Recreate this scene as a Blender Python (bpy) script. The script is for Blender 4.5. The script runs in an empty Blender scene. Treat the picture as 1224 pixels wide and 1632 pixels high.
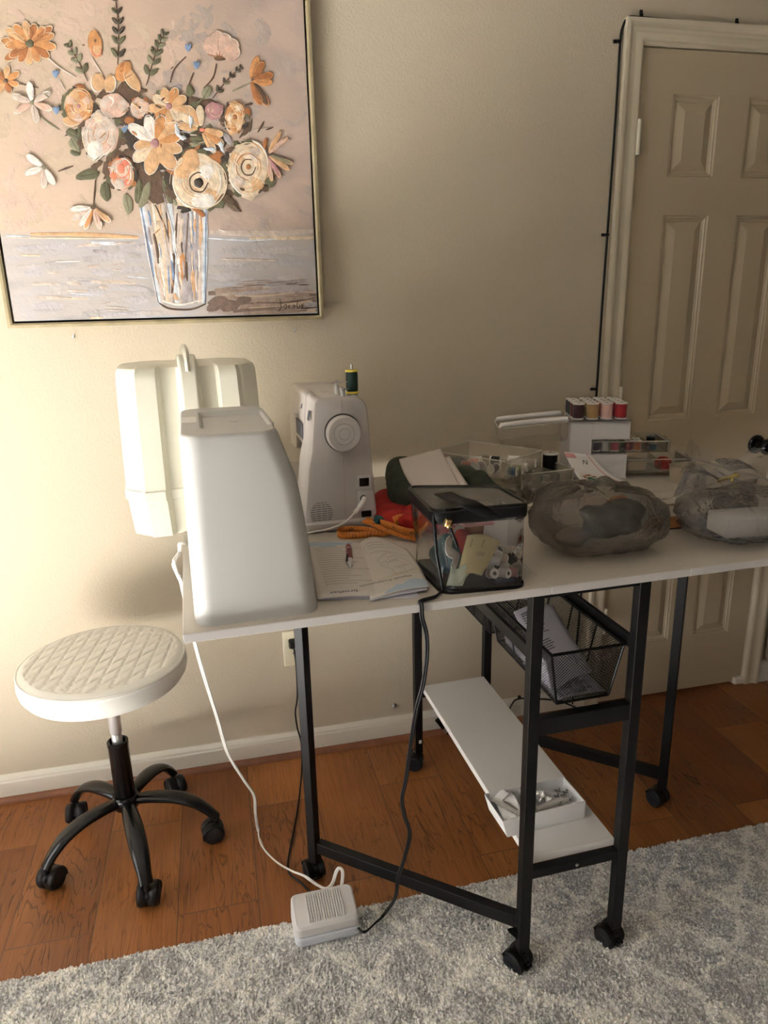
import bpy, bmesh, math, random
import numpy as np
from mathutils import Vector, Matrix, Euler
PI = math.pi
S = bpy.context.scene
COL = S.collection

# ---------------------------------------------------------------- camera
cam_d = bpy.data.cameras.new('camera')
cam_d.sensor_fit = 'VERTICAL'; cam_d.sensor_height = 36.0; cam_d.lens = 25.357
cam_d.clip_start = 0.02
cam = bpy.data.objects.new('camera', cam_d); COL.objects.link(cam)
cr, cu, cf, cc = [0.972784, -0.23062, -0.022474], [0.085928, 0.268971, 0.959307], [0.215191, 0.93513, -0.281468], [0.53726, -2.02587, 1.39032]
cam.matrix_world = Matrix(((cr[0], cu[0], -cf[0], cc[0]), (cr[1], cu[1], -cf[1], cc[1]), (cr[2], cu[2], -cf[2], cc[2]), (0, 0, 0, 1)))
S.camera = cam

# ---------------------------------------------------------------- light, exposure
S.view_settings.view_transform = 'Standard'
S.view_settings.look = 'None'
S.view_settings.gamma = 1.0
S.view_settings.exposure = 0.93
S.view_settings.use_curve_mapping = False
S.cycles.max_bounces = 10; S.cycles.transparent_max_bounces = 24
S.cycles.diffuse_bounces = 5; S.cycles.glossy_bounces = 4; S.cycles.transmission_bounces = 8
S.cycles.sample_clamp_indirect = 20.0; S.cycles.caustics_reflective = False; S.cycles.caustics_refractive = False
W = bpy.data.worlds.new('world'); S.world = W; W.use_nodes = True
W.node_tree.nodes['Background'].inputs[0].default_value = (0.75, 0.87, 1.0, 1)
W.node_tree.nodes['Background'].inputs[1].default_value = 0.6

def area(name, loc, target, sx, sy, power, color):
    l = bpy.data.lights.new(name, 'AREA'); l.shape = 'RECTANGLE'; l.size = sx; l.size_y = sy
    l.energy = power; l.color = color
    o = bpy.data.objects.new(name, l); COL.objects.link(o); o.location = loc
    o.rotation_euler = (Vector(target) - Vector(loc)).to_track_quat('-Z', 'Y').to_euler()
    return o
# sun through the patio door left of the camera: it lands on the rug just left of the frame and bounces up
sun_d = bpy.data.lights.new('sun', 'SUN'); sun_d.energy = 80; sun_d.angle = math.radians(1.2); sun_d.color = (1.0, 0.99, 0.975)
sun = bpy.data.objects.new('sun', sun_d); COL.objects.link(sun)
sun.rotation_euler = Vector((1.0, 0.03, -1.32)).to_track_quat('-Z', 'Y').to_euler()
# sky light through the same door
area('daylight_door', (-2.02, -1.35, 1.15), (0.7, -1.5, 0.2), 1.3, 1.3, 15, (1.0, 0.985, 0.96))
# weak warm fill added behind the camera, at an invented window
area('fill_rear', (-0.2, -4.3, 1.5), (0.8, 0, 1.0), 1.5, 1.2, 0.8, (1.0, 0.84, 0.62))

# ---------------------------------------------------------------- materials
def mat(name, color, rough=0.5, metal=0.0, spec=0.5, bump=0.0, bscale=200.0, coat=0.0, vary=0.0, vscale=20.0, sheen=0.0, alpha=1.0):
    m = bpy.data.materials.new(name); m.use_nodes = True
    nt = m.node_tree; b = nt.nodes['Principled BSDF']
    b.inputs['Base Color'].default_value = (*color, 1); b.inputs['Roughness'].default_value = rough
    b.inputs['Metallic'].default_value = metal; b.inputs['Specular IOR Level'].default_value = spec
    b.inputs['Coat Weight'].default_value = coat; b.inputs['Sheen Weight'].default_value = sheen
    b.inputs['Alpha'].default_value = alpha
    tc = nt.nodes.new('ShaderNodeTexCoord')
    if vary > 0:
        n = nt.nodes.new('ShaderNodeTexNoise'); n.inputs['Scale'].default_value = vscale; n.inputs['Detail'].default_value = 4
        nt.links.new(tc.outputs['Object'], n.inputs['Vector'])
        r = nt.nodes.new('ShaderNodeValToRGB')
        r.color_ramp.elements[0].position = .3; r.color_ramp.elements[1].position = .7
        r.color_ramp.elements[0].color = (*[c * (1 - vary) for c in color], 1)
        r.color_ramp.elements[1].color = (*[min(1, c * (1 + vary)) for c in color], 1)
        nt.links.new(n.outputs['Fac'], r.inputs['Fac']); nt.links.new(r.outputs['Color'], b.inputs['Base Color'])
    if bump > 0:
        n2 = nt.nodes.new('ShaderNodeTexNoise'); n2.inputs['Scale'].default_value = bscale; n2.inputs['Detail'].default_value = 3
        nt.links.new(tc.outputs['Object'], n2.inputs['Vector'])
        bp = nt.nodes.new('ShaderNodeBump'); bp.inputs['Strength'].default_value = bump; bp.inputs['Distance'].default_value = 0.002
        nt.links.new(n2.outputs['Fac'], bp.inputs['Height']); nt.links.new(bp.outputs['Normal'], b.inputs['Normal'])
    return m

def clear(name, tint, refl=0.6, rough=0.06, haze=0.0, hazecol=(.8, .8, .8), bump=0.0, bscale=30):
    """thin clear or smoky plastic film: see-through, with a glossy sheen and a little milkiness"""
    m = bpy.data.materials.new(name); m.use_nodes = True; nt = m.node_tree; nt.nodes.clear()
    out = nt.nodes.new('ShaderNodeOutputMaterial')
    tr = nt.nodes.new('ShaderNodeBsdfTransparent'); tr.inputs[0].default_value = (*tint, 1)
    gl = nt.nodes.new('ShaderNodeBsdfGlossy'); gl.inputs['Roughness'].default_value = rough
    df = nt.nodes.new('ShaderNodeBsdfDiffuse'); df.inputs[0].default_value = (*hazecol, 1)
    fr = nt.nodes.new('ShaderNodeFresnel'); fr.inputs[0].default_value = 1.45
    mu = nt.nodes.new('ShaderNodeMath'); mu.operation = 'MULTIPLY'; mu.inputs[1].default_value = refl; mu.use_clamp = True
    m1 = nt.nodes.new('ShaderNodeMixShader'); m1.inputs[0].default_value = haze
    m2 = nt.nodes.new('ShaderNodeMixShader')
    nt.links.new(tr.outputs[0], m1.inputs[1]); nt.links.new(df.outputs[0], m1.inputs[2])
    nt.links.new(fr.outputs[0], mu.inputs[0]); nt.links.new(mu.outputs[0], m2.inputs[0])
    nt.links.new(m1.outputs[0], m2.inputs[1]); nt.links.new(gl.outputs[0], m2.inputs[2])
    nt.links.new(m2.outputs[0], out.inputs[0])
    if bump > 0:
        tc = nt.nodes.new('ShaderNodeTexCoord'); n = nt.nodes.new('ShaderNodeTexNoise'); n.inputs['Scale'].default_value = bscale
        n.inputs['Detail'].default_value = 3; n.inputs['Distortion'].default_value = 1.0
        bp = nt.nodes.new('ShaderNodeBump'); bp.inputs['Strength'].default_value = bump; bp.inputs['Distance'].default_value = 0.01
        nt.links.new(tc.outputs['Object'], n.inputs[0]); nt.links.new(n.outputs[0], bp.inputs['Height'])
        for x in (gl, fr, df): nt.links.new(bp.outputs[0], x.inputs['Normal'])
    return m

M = {}
def D(n, *a, **k): M[n] = mat(n, *a, **k)
D('wall', (.57, .498, .375), .85, bump=.5, bscale=160)
D('ceiling', (.36, .33, .28), .9)
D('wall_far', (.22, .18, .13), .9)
D('trim', (.66, .59, .45), .38, bump=.08, bscale=60)
D('door', (.53, .445, .31), .42, bump=.12, bscale=90)
D('base', (.80, .765, .66), .4, bump=.08, bscale=60)
D('shoe', (.25, .10, .05), .4, vary=.2, vscale=12)
D('hinge', (.78, .72, .58), .35)
D('black_metal', (.0045, .0045, .005), .42, spec=.28)
D('black_gloss', (.005, .005, .0055), .22, spec=.4)
D('black_plastic', (.007, .007, .008), .42, spec=.3)
D('black_soft', (.004, .004, .0045), .55, spec=.25)
D('wheel', (.016, .017, .020), .5, spec=.3)
D('white_lam', (.54, .50, .44), .42)
D('lam_edge_shade', (.50, .475, .455), .5)  # tabletop edges: shade of the unlit sides put into a greyer laminate
D('shelf_white', (.80, .79, .77), .38)
D('cover', (.54, .54, .52), .42, bump=.05, bscale=700)
D('case', (.74, .72, .60), .45, bump=.06, bscale=400)
D('machine', (.54, .50, .47), .35)
D('machine2', (.60, .57, .54), .35)
D('groove', (.05, .045, .045), .7)
D('grey_txt', (.12, .12, .14), .7)
D('leather', (.80, .785, .73), .42, bump=.06, bscale=500)
D('chrome', (.78, .79, .80), .3, metal=.75)
D('steel', (.5, .5, .5), .35, metal=1)
D('gold', (.85, .6, .3), .28, metal=1)
D('gold_frame', (.43, .36, .22), .45, metal=.35, vary=.15)
D('plate', (.75, .70, .52), .4)
D('cord_white', (.80, .78, .74), .45)
D('cord_black', (.005, .005, .006), .42, spec=.3)
D('paper', (.68, .63, .58), .7)
D('paper_white', (.82, .81, .80), .7)
D('paper_lav', (.74, .72, .80), .7)
D('ink', (.05, .045, .05), .8)
D('ink_blue', (.03, .035, .10), .8)
D('ink_soft', (.36, .33, .31), .8)
D('ink_gold', (.45, .36, .12), .8)
D('sky_blue', (.42, .52, .62), .6)
D('tape', (.72, .23, .03), .55, vary=.12, vscale=60)
D('red_cloth', (.42, .018, .012), .85, vary=.25, vscale=30, bump=.5, bscale=120)
D('green_cloth', (.052, .062, .045), .95, vary=.2, vscale=40, bump=.5, bscale=180, spec=.1)
D('white_cloth', (.70, .64, .61), .9, bump=.4, bscale=300)
D('pedal', (.62, .60, .59), .5)
D('pedal_low', (.66, .70, .76), .45)
M_ = None
D('milky_solid', (.50, .44, .34), .4)
D('green_pic', (.05, .20, .08), .6)
D('pen_red', (.22, .015, .02), .3)
D('yellow', (.80, .65, .08), .4)
D('green_thread', (.006, .03, .02), .55, bump=.4, bscale=900)
D('envelope', (.72, .60, .30), .6)
D('env_pale', (.62, .68, .52), .5)
D('coral', (.65, .18, .13), .6)
D('teal', (.01, .09, .10), .6)
D('navy', (.02, .035, .11), .5)
D('brown', (.38, .15, .05), .8, vary=.3, vscale=25)
D('beige', (.55, .46, .34), .6)
D('taupe', (.30, .25, .21), .7)
D('card_white', (.80, .80, .80), .6)
D('grey_dark', (.05, .055, .05), .8, vary=.5, vscale=40, bump=1, bscale=60)
D('silver', (.75, .76, .8), .25, metal=.9)
D('foil', (.80, .80, .82), .22, metal=.8, bump=.8, bscale=60)
D('pink', (.72, .35, .36), .6)
D('thread_cap', (.82, .80, .76), .45)
M['clear'] = clear('clear_plastic', (.985, .98, .97), .55, .05, .04, (.9, .88, .85))
M['clear_soft'] = clear('clear_soft_plastic', (.97, .965, .96), 1.0, .10, .05, (.85, .82, .80), bump=.5, bscale=16)
M['milky'] = clear('milky_plastic', (.98, .97, .94), .45, .2, .16, (.95, .90, .80))
M['smoke'] = clear('smoky_film', (.74, .71, .67), .9, .25, .22, (.20, .185, .16), bump=1.0, bscale=24)
M['bag'] = clear('pale_film', (.88, .87, .86), 1.3, .16, .17, (.62, .60, .58), bump=1.0, bscale=36)
M['rimline'] = clear('frosted_edge', (.98, .97, .94), .6, .15, .5, (.85, .82, .74))
D('box_white', (.74, .72, .73), .45)
D('handle_white', (.85, .82, .82), .35)
M['holo'] = mat('holo_film', (.75, .70, .68), .18, metal=.5, bump=.6, bscale=50)

# ---------------------------------------------------------------- mesh helpers
class MB:
    def __init__(s, org=(0, 0, 0)):
        s.v = []; s.f = []; s.m = []; s.o = Vector(org); s.cm = 0
    def add(s, vs, fs, mi=None):
        n = len(s.v); s.v += [tuple(Vector(p) - s.o) for p in vs]
        s.f += [tuple(i + n for i in f) for f in fs]; s.m += [s.cm if mi is None else mi] * len(fs); return s
    def box(s, c, d, rot=None, mi=None):
        hx, hy, hz = d[0] / 2, d[1] / 2, d[2] / 2
        R = rot if isinstance(rot, Matrix) else (Euler(rot).to_matrix() if rot else Matrix.Identity(3))
        vs = [Vector(c) + R @ Vector((x, y, z)) for x in (-hx, hx) for y in (-hy, hy) for z in (-hz, hz)]
        return s.add(vs, [(0, 1, 3, 2), (4, 6, 7, 5), (0, 4, 5, 1), (2, 3, 7, 6), (0, 2, 6, 4), (1, 5, 7, 3)], mi)
    def bb(s, x0, x1, y0, y1, z0, z1, mi=None):
        return s.box(((x0 + x1) / 2, (y0 + y1) / 2, (z0 + z1) / 2), (abs(x1 - x0), abs(y1 - y0), abs(z1 - z0)), None, mi)
    def bar(s, p, q, w, h, mi=None, up=(0, 0, 1)):
        p, q = Vector(p), Vector(q); d = (q - p); L = d.length; d.normalize()
        sd = d.cross(Vector(up)).normalized(); u = sd.cross(d)
        R = Matrix((sd, d, u)).transposed()
        return s.box((p + q) / 2, (w, L, h), R, mi)
    def lathe(s, prof, c=(0, 0, 0), n=24, axis=(0, 0, 1), mi=None, cap=True):
        q = Vector((0, 0, 1)).rotation_difference(Vector(axis)).to_matrix(); c = Vector(c)
        vs = []; fs = []
        for r, z in prof:
            for i in range(n):
                a = 2 * PI * i / n; vs.append(c + q @ Vector((r * math.cos(a), r * math.sin(a), z)))
        for k in range(len(prof) - 1):
            for i in range(n):
                j = (i + 1) % n; fs.append((k * n + i, k * n + j, (k + 1) * n + j, (k + 1) * n + i))
        if cap: fs += [tuple(range(n - 1, -1, -1)), tuple(range((len(prof) - 1) * n, len(prof) * n))]
        return s.add(vs, fs, mi)
    def cyl(s, p, q, r, n=16, mi=None, r2=None):
        p, q = Vector(p), Vector(q); L = (q - p).length
        return s.lathe([(r, 0), (r if r2 is None else r2, L)], p, n, (q - p), mi)
    def tube(s, pts, r, n=8, mi=None, ry=None, smooth=0, up=(0, 0, 1)):
        pts = [Vector(p) for p in pts]
        if smooth: pts = spline(pts, smooth)
        vs = []; fs = []; m = len(pts); prev = None
        for k, p in enumerate(pts):
            t = (pts[min(k + 1, m - 1)] - pts[max(k - 1, 0)]).normalized()
            if prev is None:
                a = t.cross(Vector(up))
                if a.length < 1e-3: a = t.cross(Vector((1, 0, 0)))
                a.normalize()
            else:
                a = (prev - t * prev.dot(t)).normalized()
            b = t.cross(a); prev = a
            rr = r(k / (m - 1)) if callable(r) else r
            r2 = rr if ry is None else (ry(k / (m - 1)) if callable(ry) else ry)
            for i in range(n):
                th = 2 * PI * i / n; vs.append(p + a * rr * math.cos(th) + b * r2 * math.sin(th))
        for k in range(m - 1):
            for i in range(n):
                j = (i + 1) % n; fs.append((k * n + i, k * n + j, (k + 1) * n + j, (k + 1) * n + i))
        fs += [tuple(range(n - 1, -1, -1)), tuple(range((m - 1) * n, m * n))]
        return s.add(vs, fs, mi)
    def loft(s, rings, mi=None, cap=True):
        n = len(rings[0]); vs = [p for r in rings for p in r]; fs = []
        for k in range(len(rings) - 1):
            for i in range(n):
                j = (i + 1) % n; fs.append((k * n + i, k * n + j, (k + 1) * n + j, (k + 1) * n + i))
        if cap: fs += [tuple(range(n - 1, -1, -1)), tuple(range((len(rings) - 1) * n, len(rings) * n))]
        return s.add(vs, fs, mi)
    def prism(s, poly, a, b, axis='z', mi=None):
        """poly of 2-D points extruded from a to b along an axis"""
        def P(u, v, w): return (u, v, w) if axis == 'z' else ((u, w, v) if axis == 'y' else (w, u, v))
        return s.loft([[P(u, v, a) for u, v in poly], [P(u, v, b) for u, v in poly]], mi)
    def grid(s, fn, nu, nv, mi=None):
        vs = [fn(i / nu, j / nv) for j in range(nv + 1) for i in range(nu + 1)]
        fs = [(j * (nu + 1) + i, j * (nu + 1) + i + 1, (j + 1) * (nu + 1) + i + 1, (j + 1) * (nu + 1) + i) for j in range(nv) for i in range(nu)]
        return s.add(vs, fs, mi)
    def build(s, name, mats, parent=None, smooth=35, bevel=0.0, seg=2, solid=0.0, sub=0, loc=None, rot=None):
        me = bpy.data.meshes.new(name); me.from_pydata(s.v, [], s.f)
        for x in (mats if isinstance(mats, (list, tuple)) else [mats]):
            me.materials.append(M[x] if isinstance(x, str) else x)
        me.polygons.foreach_set('material_index', s.m)
        bm = bmesh.new(); bm.from_mesh(me); bmesh.ops.recalc_face_normals(bm, faces=bm.faces); bm.to_mesh(me); bm.free()
        if smooth:
            me.shade_smooth(); me.set_sharp_from_angle(angle=math.radians(smooth))
        me.update()
        o = bpy.data.objects.new(name, me); COL.objects.link(o)
        if parent: o.parent = parent
        if loc is not None: o.location = loc
        if rot is not None: o.rotation_euler = rot
        if solid:
            d = o.modifiers.new('solid', 'SOLIDIFY'); d.thickness = solid; d.offset = 0
        if bevel:
            d = o.modifiers.new('bevel', 'BEVEL'); d.width = bevel; d.segments = seg; d.limit_method = 'ANGLE'; d.angle_limit = math.radians(40)
            d.harden_normals = False
        if sub:
            d = o.modifiers.new('sub', 'SUBSURF'); d.levels = sub; d.render_levels = sub
        return o

def spline(P, k=8):
    P = [Vector(p) for p in P]; out = []
    for i in range(len(P) - 1):
        p0, p1, p2, p3 = P[max(i - 1, 0)], P[i], P[i + 1], P[min(i + 2, len(P) - 1)]
        for j in range(k):
            t = j / k
            out.append(.5 * ((2 * p1) + (p2 - p0) * t + (2 * p0 - 5 * p1 + 4 * p2 - p3) * t * t + (3 * p1 - p0 - 3 * p2 + p3) * t ** 3))
    out.append(P[-1]); return out

def rrect(w, d, r, n=5, cx=0, cy=0):
    out = []
    for sx, sy, a0 in ((1, 1, 0), (-1, 1, 90), (-1, -1, 180), (1, -1, 270)):
        for i in range(n + 1):
            a = math.radians(a0 + 90 * i / n)
            out.append((cx + sx * (w / 2 - r) + r * math.cos(a), cy + sy * (d / 2 - r) + r * math.sin(a)))
    return out

def tag(o, label=None, cat=None, group=None, kind=None):
    if label: o['label'] = label
    if cat: o['category'] = cat
    if group: o['group'] = group
    if kind: o['kind'] = kind
    return o
def thing(name, label, cat, loc=(0, 0, 0), rz=0.0, group=None):
    o = bpy.data.objects.new(name, None); o.empty_display_size = .05; COL.objects.link(o)
    o.location = loc; o.rotation_euler = (0, 0, rz)
    return tag(o, label, cat, group)
def struct(o): o['kind'] = 'structure'; return o
def text_mesh(name, txt, size, material, loc, rot, parent=None, align='CENTER', shear=0.0, extrude=0.0):
    c = bpy.data.curves.new(name, 'FONT'); c.body = txt; c.size = size; c.align_x = align; c.shear = shear; c.extrude = extrude
    c.resolution_u = 3
    o = bpy.data.objects.new(name + '_tmp', c); COL.objects.link(o)
    dg = bpy.context.evaluated_depsgraph_get(); me = bpy.data.meshes.new_from_object(o.evaluated_get(dg))
    bpy.data.objects.remove(o); bpy.data.curves.remove(c)
    me.name = name; me.materials.clear(); me.materials.append(M[material])
    t = bpy.data.objects.new(name, me); COL.objects.link(t); t.location = loc; t.rotation_euler = rot
    if parent: t.parent = parent
    return t
def copy_tree(o, parent=None):
    c = o.copy(); COL.objects.link(c)
    if parent: c.parent = parent
    for ch in list(o.children): copy_tree(ch, c)
    return c
rnd = random.Random(7)

# ================================================================ the room
XL, XR, YF, ZC = -1.90, 3.4, -4.0, 2.44
DX0, DX1, DZ = 1.7615, 2.342, 2.04          # closet door leaf
# floor: hand scraped planks running toward the wall
def plank_mat():
    m = bpy.data.materials.new('plank_floor'); m.use_nodes = True; nt = m.node_tree; b = nt.nodes['Principled BSDF']
    N = nt.nodes.new; Lk = nt.links.new
    tc = N('ShaderNodeTexCoord'); mp = N('ShaderNodeMapping'); mp.inputs['Rotation'].default_value = (0, 0, PI / 2); mp.inputs['Location'].default_value = (0.35, .223, 0)
    Lk(tc.outputs['Object'], mp.inputs[0])
    br = N('ShaderNodeTexBrick'); br.offset = .37; br.offset_frequency = 2; br.squash = 1
    for k, v in (('Scale', 1.0), ('Mortar Size', .0013), ('Mortar Smooth', .3), ('Bias', 0), ('Brick Width', .92), ('Row Height', .19)): br.inputs[k].default_value = v
    br.inputs['Color1'].default_value = (0, 0, 0, 1); br.inputs['Color2'].default_value = (1, 1, 1, 1); br.inputs['Mortar'].default_value = (.5, .5, .5, 1)
    Lk(mp.outputs[0], br.inputs['Vector'])
    # per-plank offset of the grain
    sc = N('ShaderNodeVectorMath'); sc.operation = 'MULTIPLY'; sc.inputs[1].default_value = (9, 7, 5)
    Lk(br.outputs['Color'], sc.inputs[0])
    ad = N('ShaderNodeVectorMath'); ad.operation = 'ADD'; Lk(tc.outputs['Object'], ad.inputs[0]); Lk(sc.outputs[0], ad.inputs[1])
    st = N('ShaderNodeMapping'); st.inputs['Scale'].default_value = (11, 1.5, 1); Lk(ad.outputs[0], st.inputs[0])
    n1 = N('ShaderNodeTexNoise'); n1.inputs['Scale'].default_value = 1.6; n1.inputs['Detail'].default_value = 3; n1.inputs['Distortion'].default_value = .5
    Lk(st.outputs[0], n1.inputs[0])
    # growth rings: contour lines of the noise
    mu = N('ShaderNodeMath'); mu.operation = 'MULTIPLY'; mu.inputs[1].default_value = 13; Lk(n1.outputs[0], mu.inputs[0])
    fr = N('ShaderNodeMath'); fr.operation = 'FRACT'; Lk(mu.outputs[0], fr.inputs[0])
    rr = N('ShaderNodeValToRGB'); e = rr.color_ramp.elements; e[0].position = 0; e[0].color = (.25, .22, .2, 1); e[1].position = .16; e[1].color = (1, 1, 1, 1)
    x = rr.color_ramp.elements.new(.9); x.color = (.92, .92, .92, 1); x = rr.color_ramp.elements.new(1); x.color = (.25, .22, .2, 1)
    Lk(fr.outputs[0], rr.inputs[0])
    # where the rings show
    n3 = N('ShaderNodeTexNoise'); n3.inputs['Scale'].default_value = 3.2; n3.inputs['Detail'].default_value = 5; Lk(ad.outputs[0], n3.inputs[0])
    r3 = N('ShaderNodeValToRGB'); r3.color_ramp.elements[0].position = .40; r3.color_ramp.elements[1].position = .56; Lk(n3.outputs[0], r3.inputs[0])
    # fine fibre
    f2 = N('ShaderNodeMapping'); f2.inputs['Scale'].default_value = (210, 7, 1); Lk(ad.outputs[0], f2.inputs[0])
    n2 = N('ShaderNodeTexNoise'); n2.inputs['Scale'].default_value = 1; n2.inputs['Detail'].default_value = 4; Lk(f2.outputs[0], n2.inputs[0])
    base = N('ShaderNodeValToRGB'); be = base.color_ramp.elements
    be[0].position = .0; be[0].color = (.27, .098, .029, 1); be[1].position = 1; be[1].color = (.42, .168, .050, 1)
    Lk(br.outputs['Color'], base.inputs[0])
    n4 = N('ShaderNodeTexNoise'); n4.inputs['Scale'].default_value = 2.4; n4.inputs['Detail'].default_value = 6; Lk(ad.outputs[0], n4.inputs[0])
    hs = N('ShaderNodeMix'); hs.data_type = 'RGBA'; hs.blend_type = 'MULTIPLY'; hs.inputs[0].default_value = 1
    r4 = N('ShaderNodeValToRGB'); r4.color_ramp.elements[0].position = .3; r4.color_ramp.elements[0].color = (.72, .66, .6, 1); r4.color_ramp.elements[1].position = .7; r4.color_ramp.elements[1].color = (1.15, 1.12, 1.05, 1)
    Lk(n4.outputs[0], r4.inputs[0]); Lk(base.outputs[0], hs.inputs[6]); Lk(r4.outputs[0], hs.inputs[7])
    rg = N('ShaderNodeMix'); rg.data_type = 'RGBA'; rg.blend_type = 'MIX'; rg.inputs[6].default_value = (1, 1, 1, 1)
    Lk(r3.outputs[0], rg.inputs[0]); Lk(rr.outputs[0], rg.inputs[7])
    m2 = N('ShaderNodeMix'); m2.data_type = 'RGBA'; m2.blend_type = 'MULTIPLY'; m2.inputs[0].default_value = .75; Lk(hs.outputs[2], m2.inputs[6]); Lk(rg.outputs[2], m2.inputs[7])
    r2 = N('ShaderNodeValToRGB'); r2.color_ramp.elements[0].position = .35; r2.color_ramp.elements[0].color = (.7, .7, .7, 1); r2.color_ramp.elements[1].position = .6; Lk(n2.outputs[0], r2.inputs[0])
    m3 = N('ShaderNodeMix'); m3.data_type = 'RGBA'; m3.blend_type = 'MULTIPLY'; m3.inputs[0].default_value = .7; Lk(m2.outputs[2], m3.inputs[6]); Lk(r2.outputs[0], m3.inputs[7])
    m4 = N('ShaderNodeMix'); m4.data_type = 'RGBA'; m4.inputs[7].default_value = (.10, .045, .02, 1); Lk(br.outputs['Fac'], m4.inputs[0]); Lk(m3.outputs[2], m4.inputs[6])
    Lk(m4.outputs[2], b.inputs['Base Color'])
    b.inputs['Roughness'].default_value = .36; b.inputs['Specular IOR Level'].default_value = .45
    mh = N('ShaderNodeMath'); mh.operation = 'SUBTRACT'; Lk(rg.outputs[2], mh.inputs[0]); Lk(br.outputs['Fac'], mh.inputs[1])
    bp = N('ShaderNodeBump'); bp.inputs['Strength'].default_value = .35; bp.inputs['Distance'].default_value = .003
    Lk(mh.outputs[0], bp.inputs['Height']); Lk(bp.outputs[0], b.inputs['Normal'])
    return m
M['planks'] = plank_mat()
struct(MB().bb(XL, XR, YF, .10, -.05, 0).build('floor', 'planks', smooth=0))
struct(MB().bb(XL - .1, XR + .1, YF - .1, .2, ZC, ZC + .08).build('ceiling', 'ceiling', smooth=0))
# back wall with the closet door's opening cut out
b = MB()
OX0, OX1, OZ = DX0 - .004, DX1 + .004, DZ + .006
b.bb(XL - .1, OX0, 0, .12, 0, ZC); b.bb(OX1, XR + .1, 0, .12, 0, ZC); b.bb(OX0, OX1, 0, .12, OZ, ZC)
struct(b.build('wall_back', 'wall', smooth=0))
struct(MB().bb(OX0 - .1, OX1 + .1, .121, .16, 0, DZ + .1).build('wall_closet', 'wall', smooth=0))
struct(MB().bb(XR, XR + .1, YF, .0, 0, ZC).build('wall_right', 'wall_far', smooth=0))
# left wall with a patio door opening, front wall with an opening added for the rear fill
b = MB(); WY0, WY1, WZ1 = -2.25, -.80, 2.05
b.bb(XL - .1, XL, YF, WY0, 0, ZC); b.bb(XL - .1, XL, WY1, 0, 0, ZC); b.bb(XL - .1, XL, WY0, WY1, WZ1, ZC); b.bb(XL - .1, XL, WY0, WY1, 0, .04)
struct(b.build('wall_left', 'wall_far', smooth=0))
b = MB(); b.bb(XL, -1.0, YF - .1, YF, 0, ZC); b.bb(.6, XR, YF - .1, YF, 0, ZC); b.bb(-1.0, .6, YF - .1, YF, 0, .85); b.bb(-1.0, .6, YF - .1, YF, 2.1, ZC)
struct(b.build('wall_front', 'wall_far', smooth=0))
def win_frame(name, pts, th, parent=None):
    b = MB()
    for p, q in pts: b.bar(p, q, th, th)
    return struct(b.build(name, 'base', parent, smooth=0))
w1 = win_frame('window_1', [((XL - .05, WY0, .06), (XL - .05, WY1, .06)), ((XL - .05, WY0, WZ1), (XL - .05, WY1, WZ1)), ((XL - .05, WY0, .04), (XL - .05, WY0, WZ1)), ((XL - .05, WY1, .04), (XL - .05, WY1, WZ1)), ((XL - .05, -1.525, .04), (XL - .05, -1.525, WZ1))], .04)
w2 = win_frame('fill_window', [((-1.0, YF - .05, .87), (.6, YF - .05, .87)), ((-1.0, YF - .05, 2.08), (.6, YF - .05, 2.08)), ((-.98, YF - .05, .85), (-.98, YF - .05, 2.1)), ((.58, YF - .05, .85), (.58, YF - .05, 2.1)), ((-.2, YF - .05, .85), (-.2, YF - .05, 2.1))], .04)  # unseen window frame, put in to go with the rear fill

# baseboard with a stepped top, and the wood shoe strip under it
def base_prof(h): return [(0, 0), (-.013, 0), (-.013, h - .022), (-.011, h - .018), (-.011, h - .012), (-.006, h - .003), (-.004, h), (0, h)]
CX0, CX1 = 1.70, 2.4035
for nm, x0, x1 in (('baseboard_back', XL, CX0), ('baseboard_back', CX1, XR)):
    b = MB(); b.loft([[(x, y, z) for y, z in base_prof(.083)] for x in (x0, x1)])
    struct(b.build(nm, 'base', smooth=0))
b = MB(); pr = [(0 - .012, 0), (-.030, 0), (-.029, .006), (-.024, .012), (-.018, .015), (-.012, .016)]
b.loft([[(x, y, z) for y, z in pr] for x in (XL, CX0)])
struct(b.build('trim_1', 'shoe', smooth=60))

# door casing: moulded profile, mitred at the top
cas = [(0, 0), (0, -.018), (.006, -.019), (.013, -.017), (.019, -.012), (.024, -.0125), (.030, -.010), (.036, -.0115), (.047, -.0145), (.053, -.013), (.058, -.008), (.0605, 0)]
b = MB()
rings = []
CZ = DZ + .004 + .0605
for corner in range(4):
    r = []
    for d, y in cas:
        if corner == 0: r.append((CX0 + d, y, 0))
        elif corner == 1: r.append((CX0 + d, y, CZ - d))
        elif corner == 2: r.append((CX1 - d, y, CZ - d))
        else: r.append((CX1 - d, y, 0))
    rings.append(r)
b.loft(rings)
struct(b.build('trim_2', 'trim', smooth=50))
b = MB()      # jamb lining
b.bb(DX0 - .004, DX0 - .001, -.004, .11, 0, DZ + .006); b.bb(DX1 + .001, DX1 + .004, -.004, .11, 0, DZ + .006); b.bb(DX0, DX1, -.004, .11, DZ + .003, DZ + .006)
b.bb(DX0, DX0 + .012, .040, .07, 0, DZ); b.bb(DX1 - .012, DX1, .040, .07, 0, DZ)
struct(b.build('trim_3', 'trim', smooth=0))
b = MB(); b.box((2.335, .012, .016), (.055, .05, .028), (0, 0, 0)); struct(b.build('trim_4', 'base', smooth=0, bevel=.006))

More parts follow.
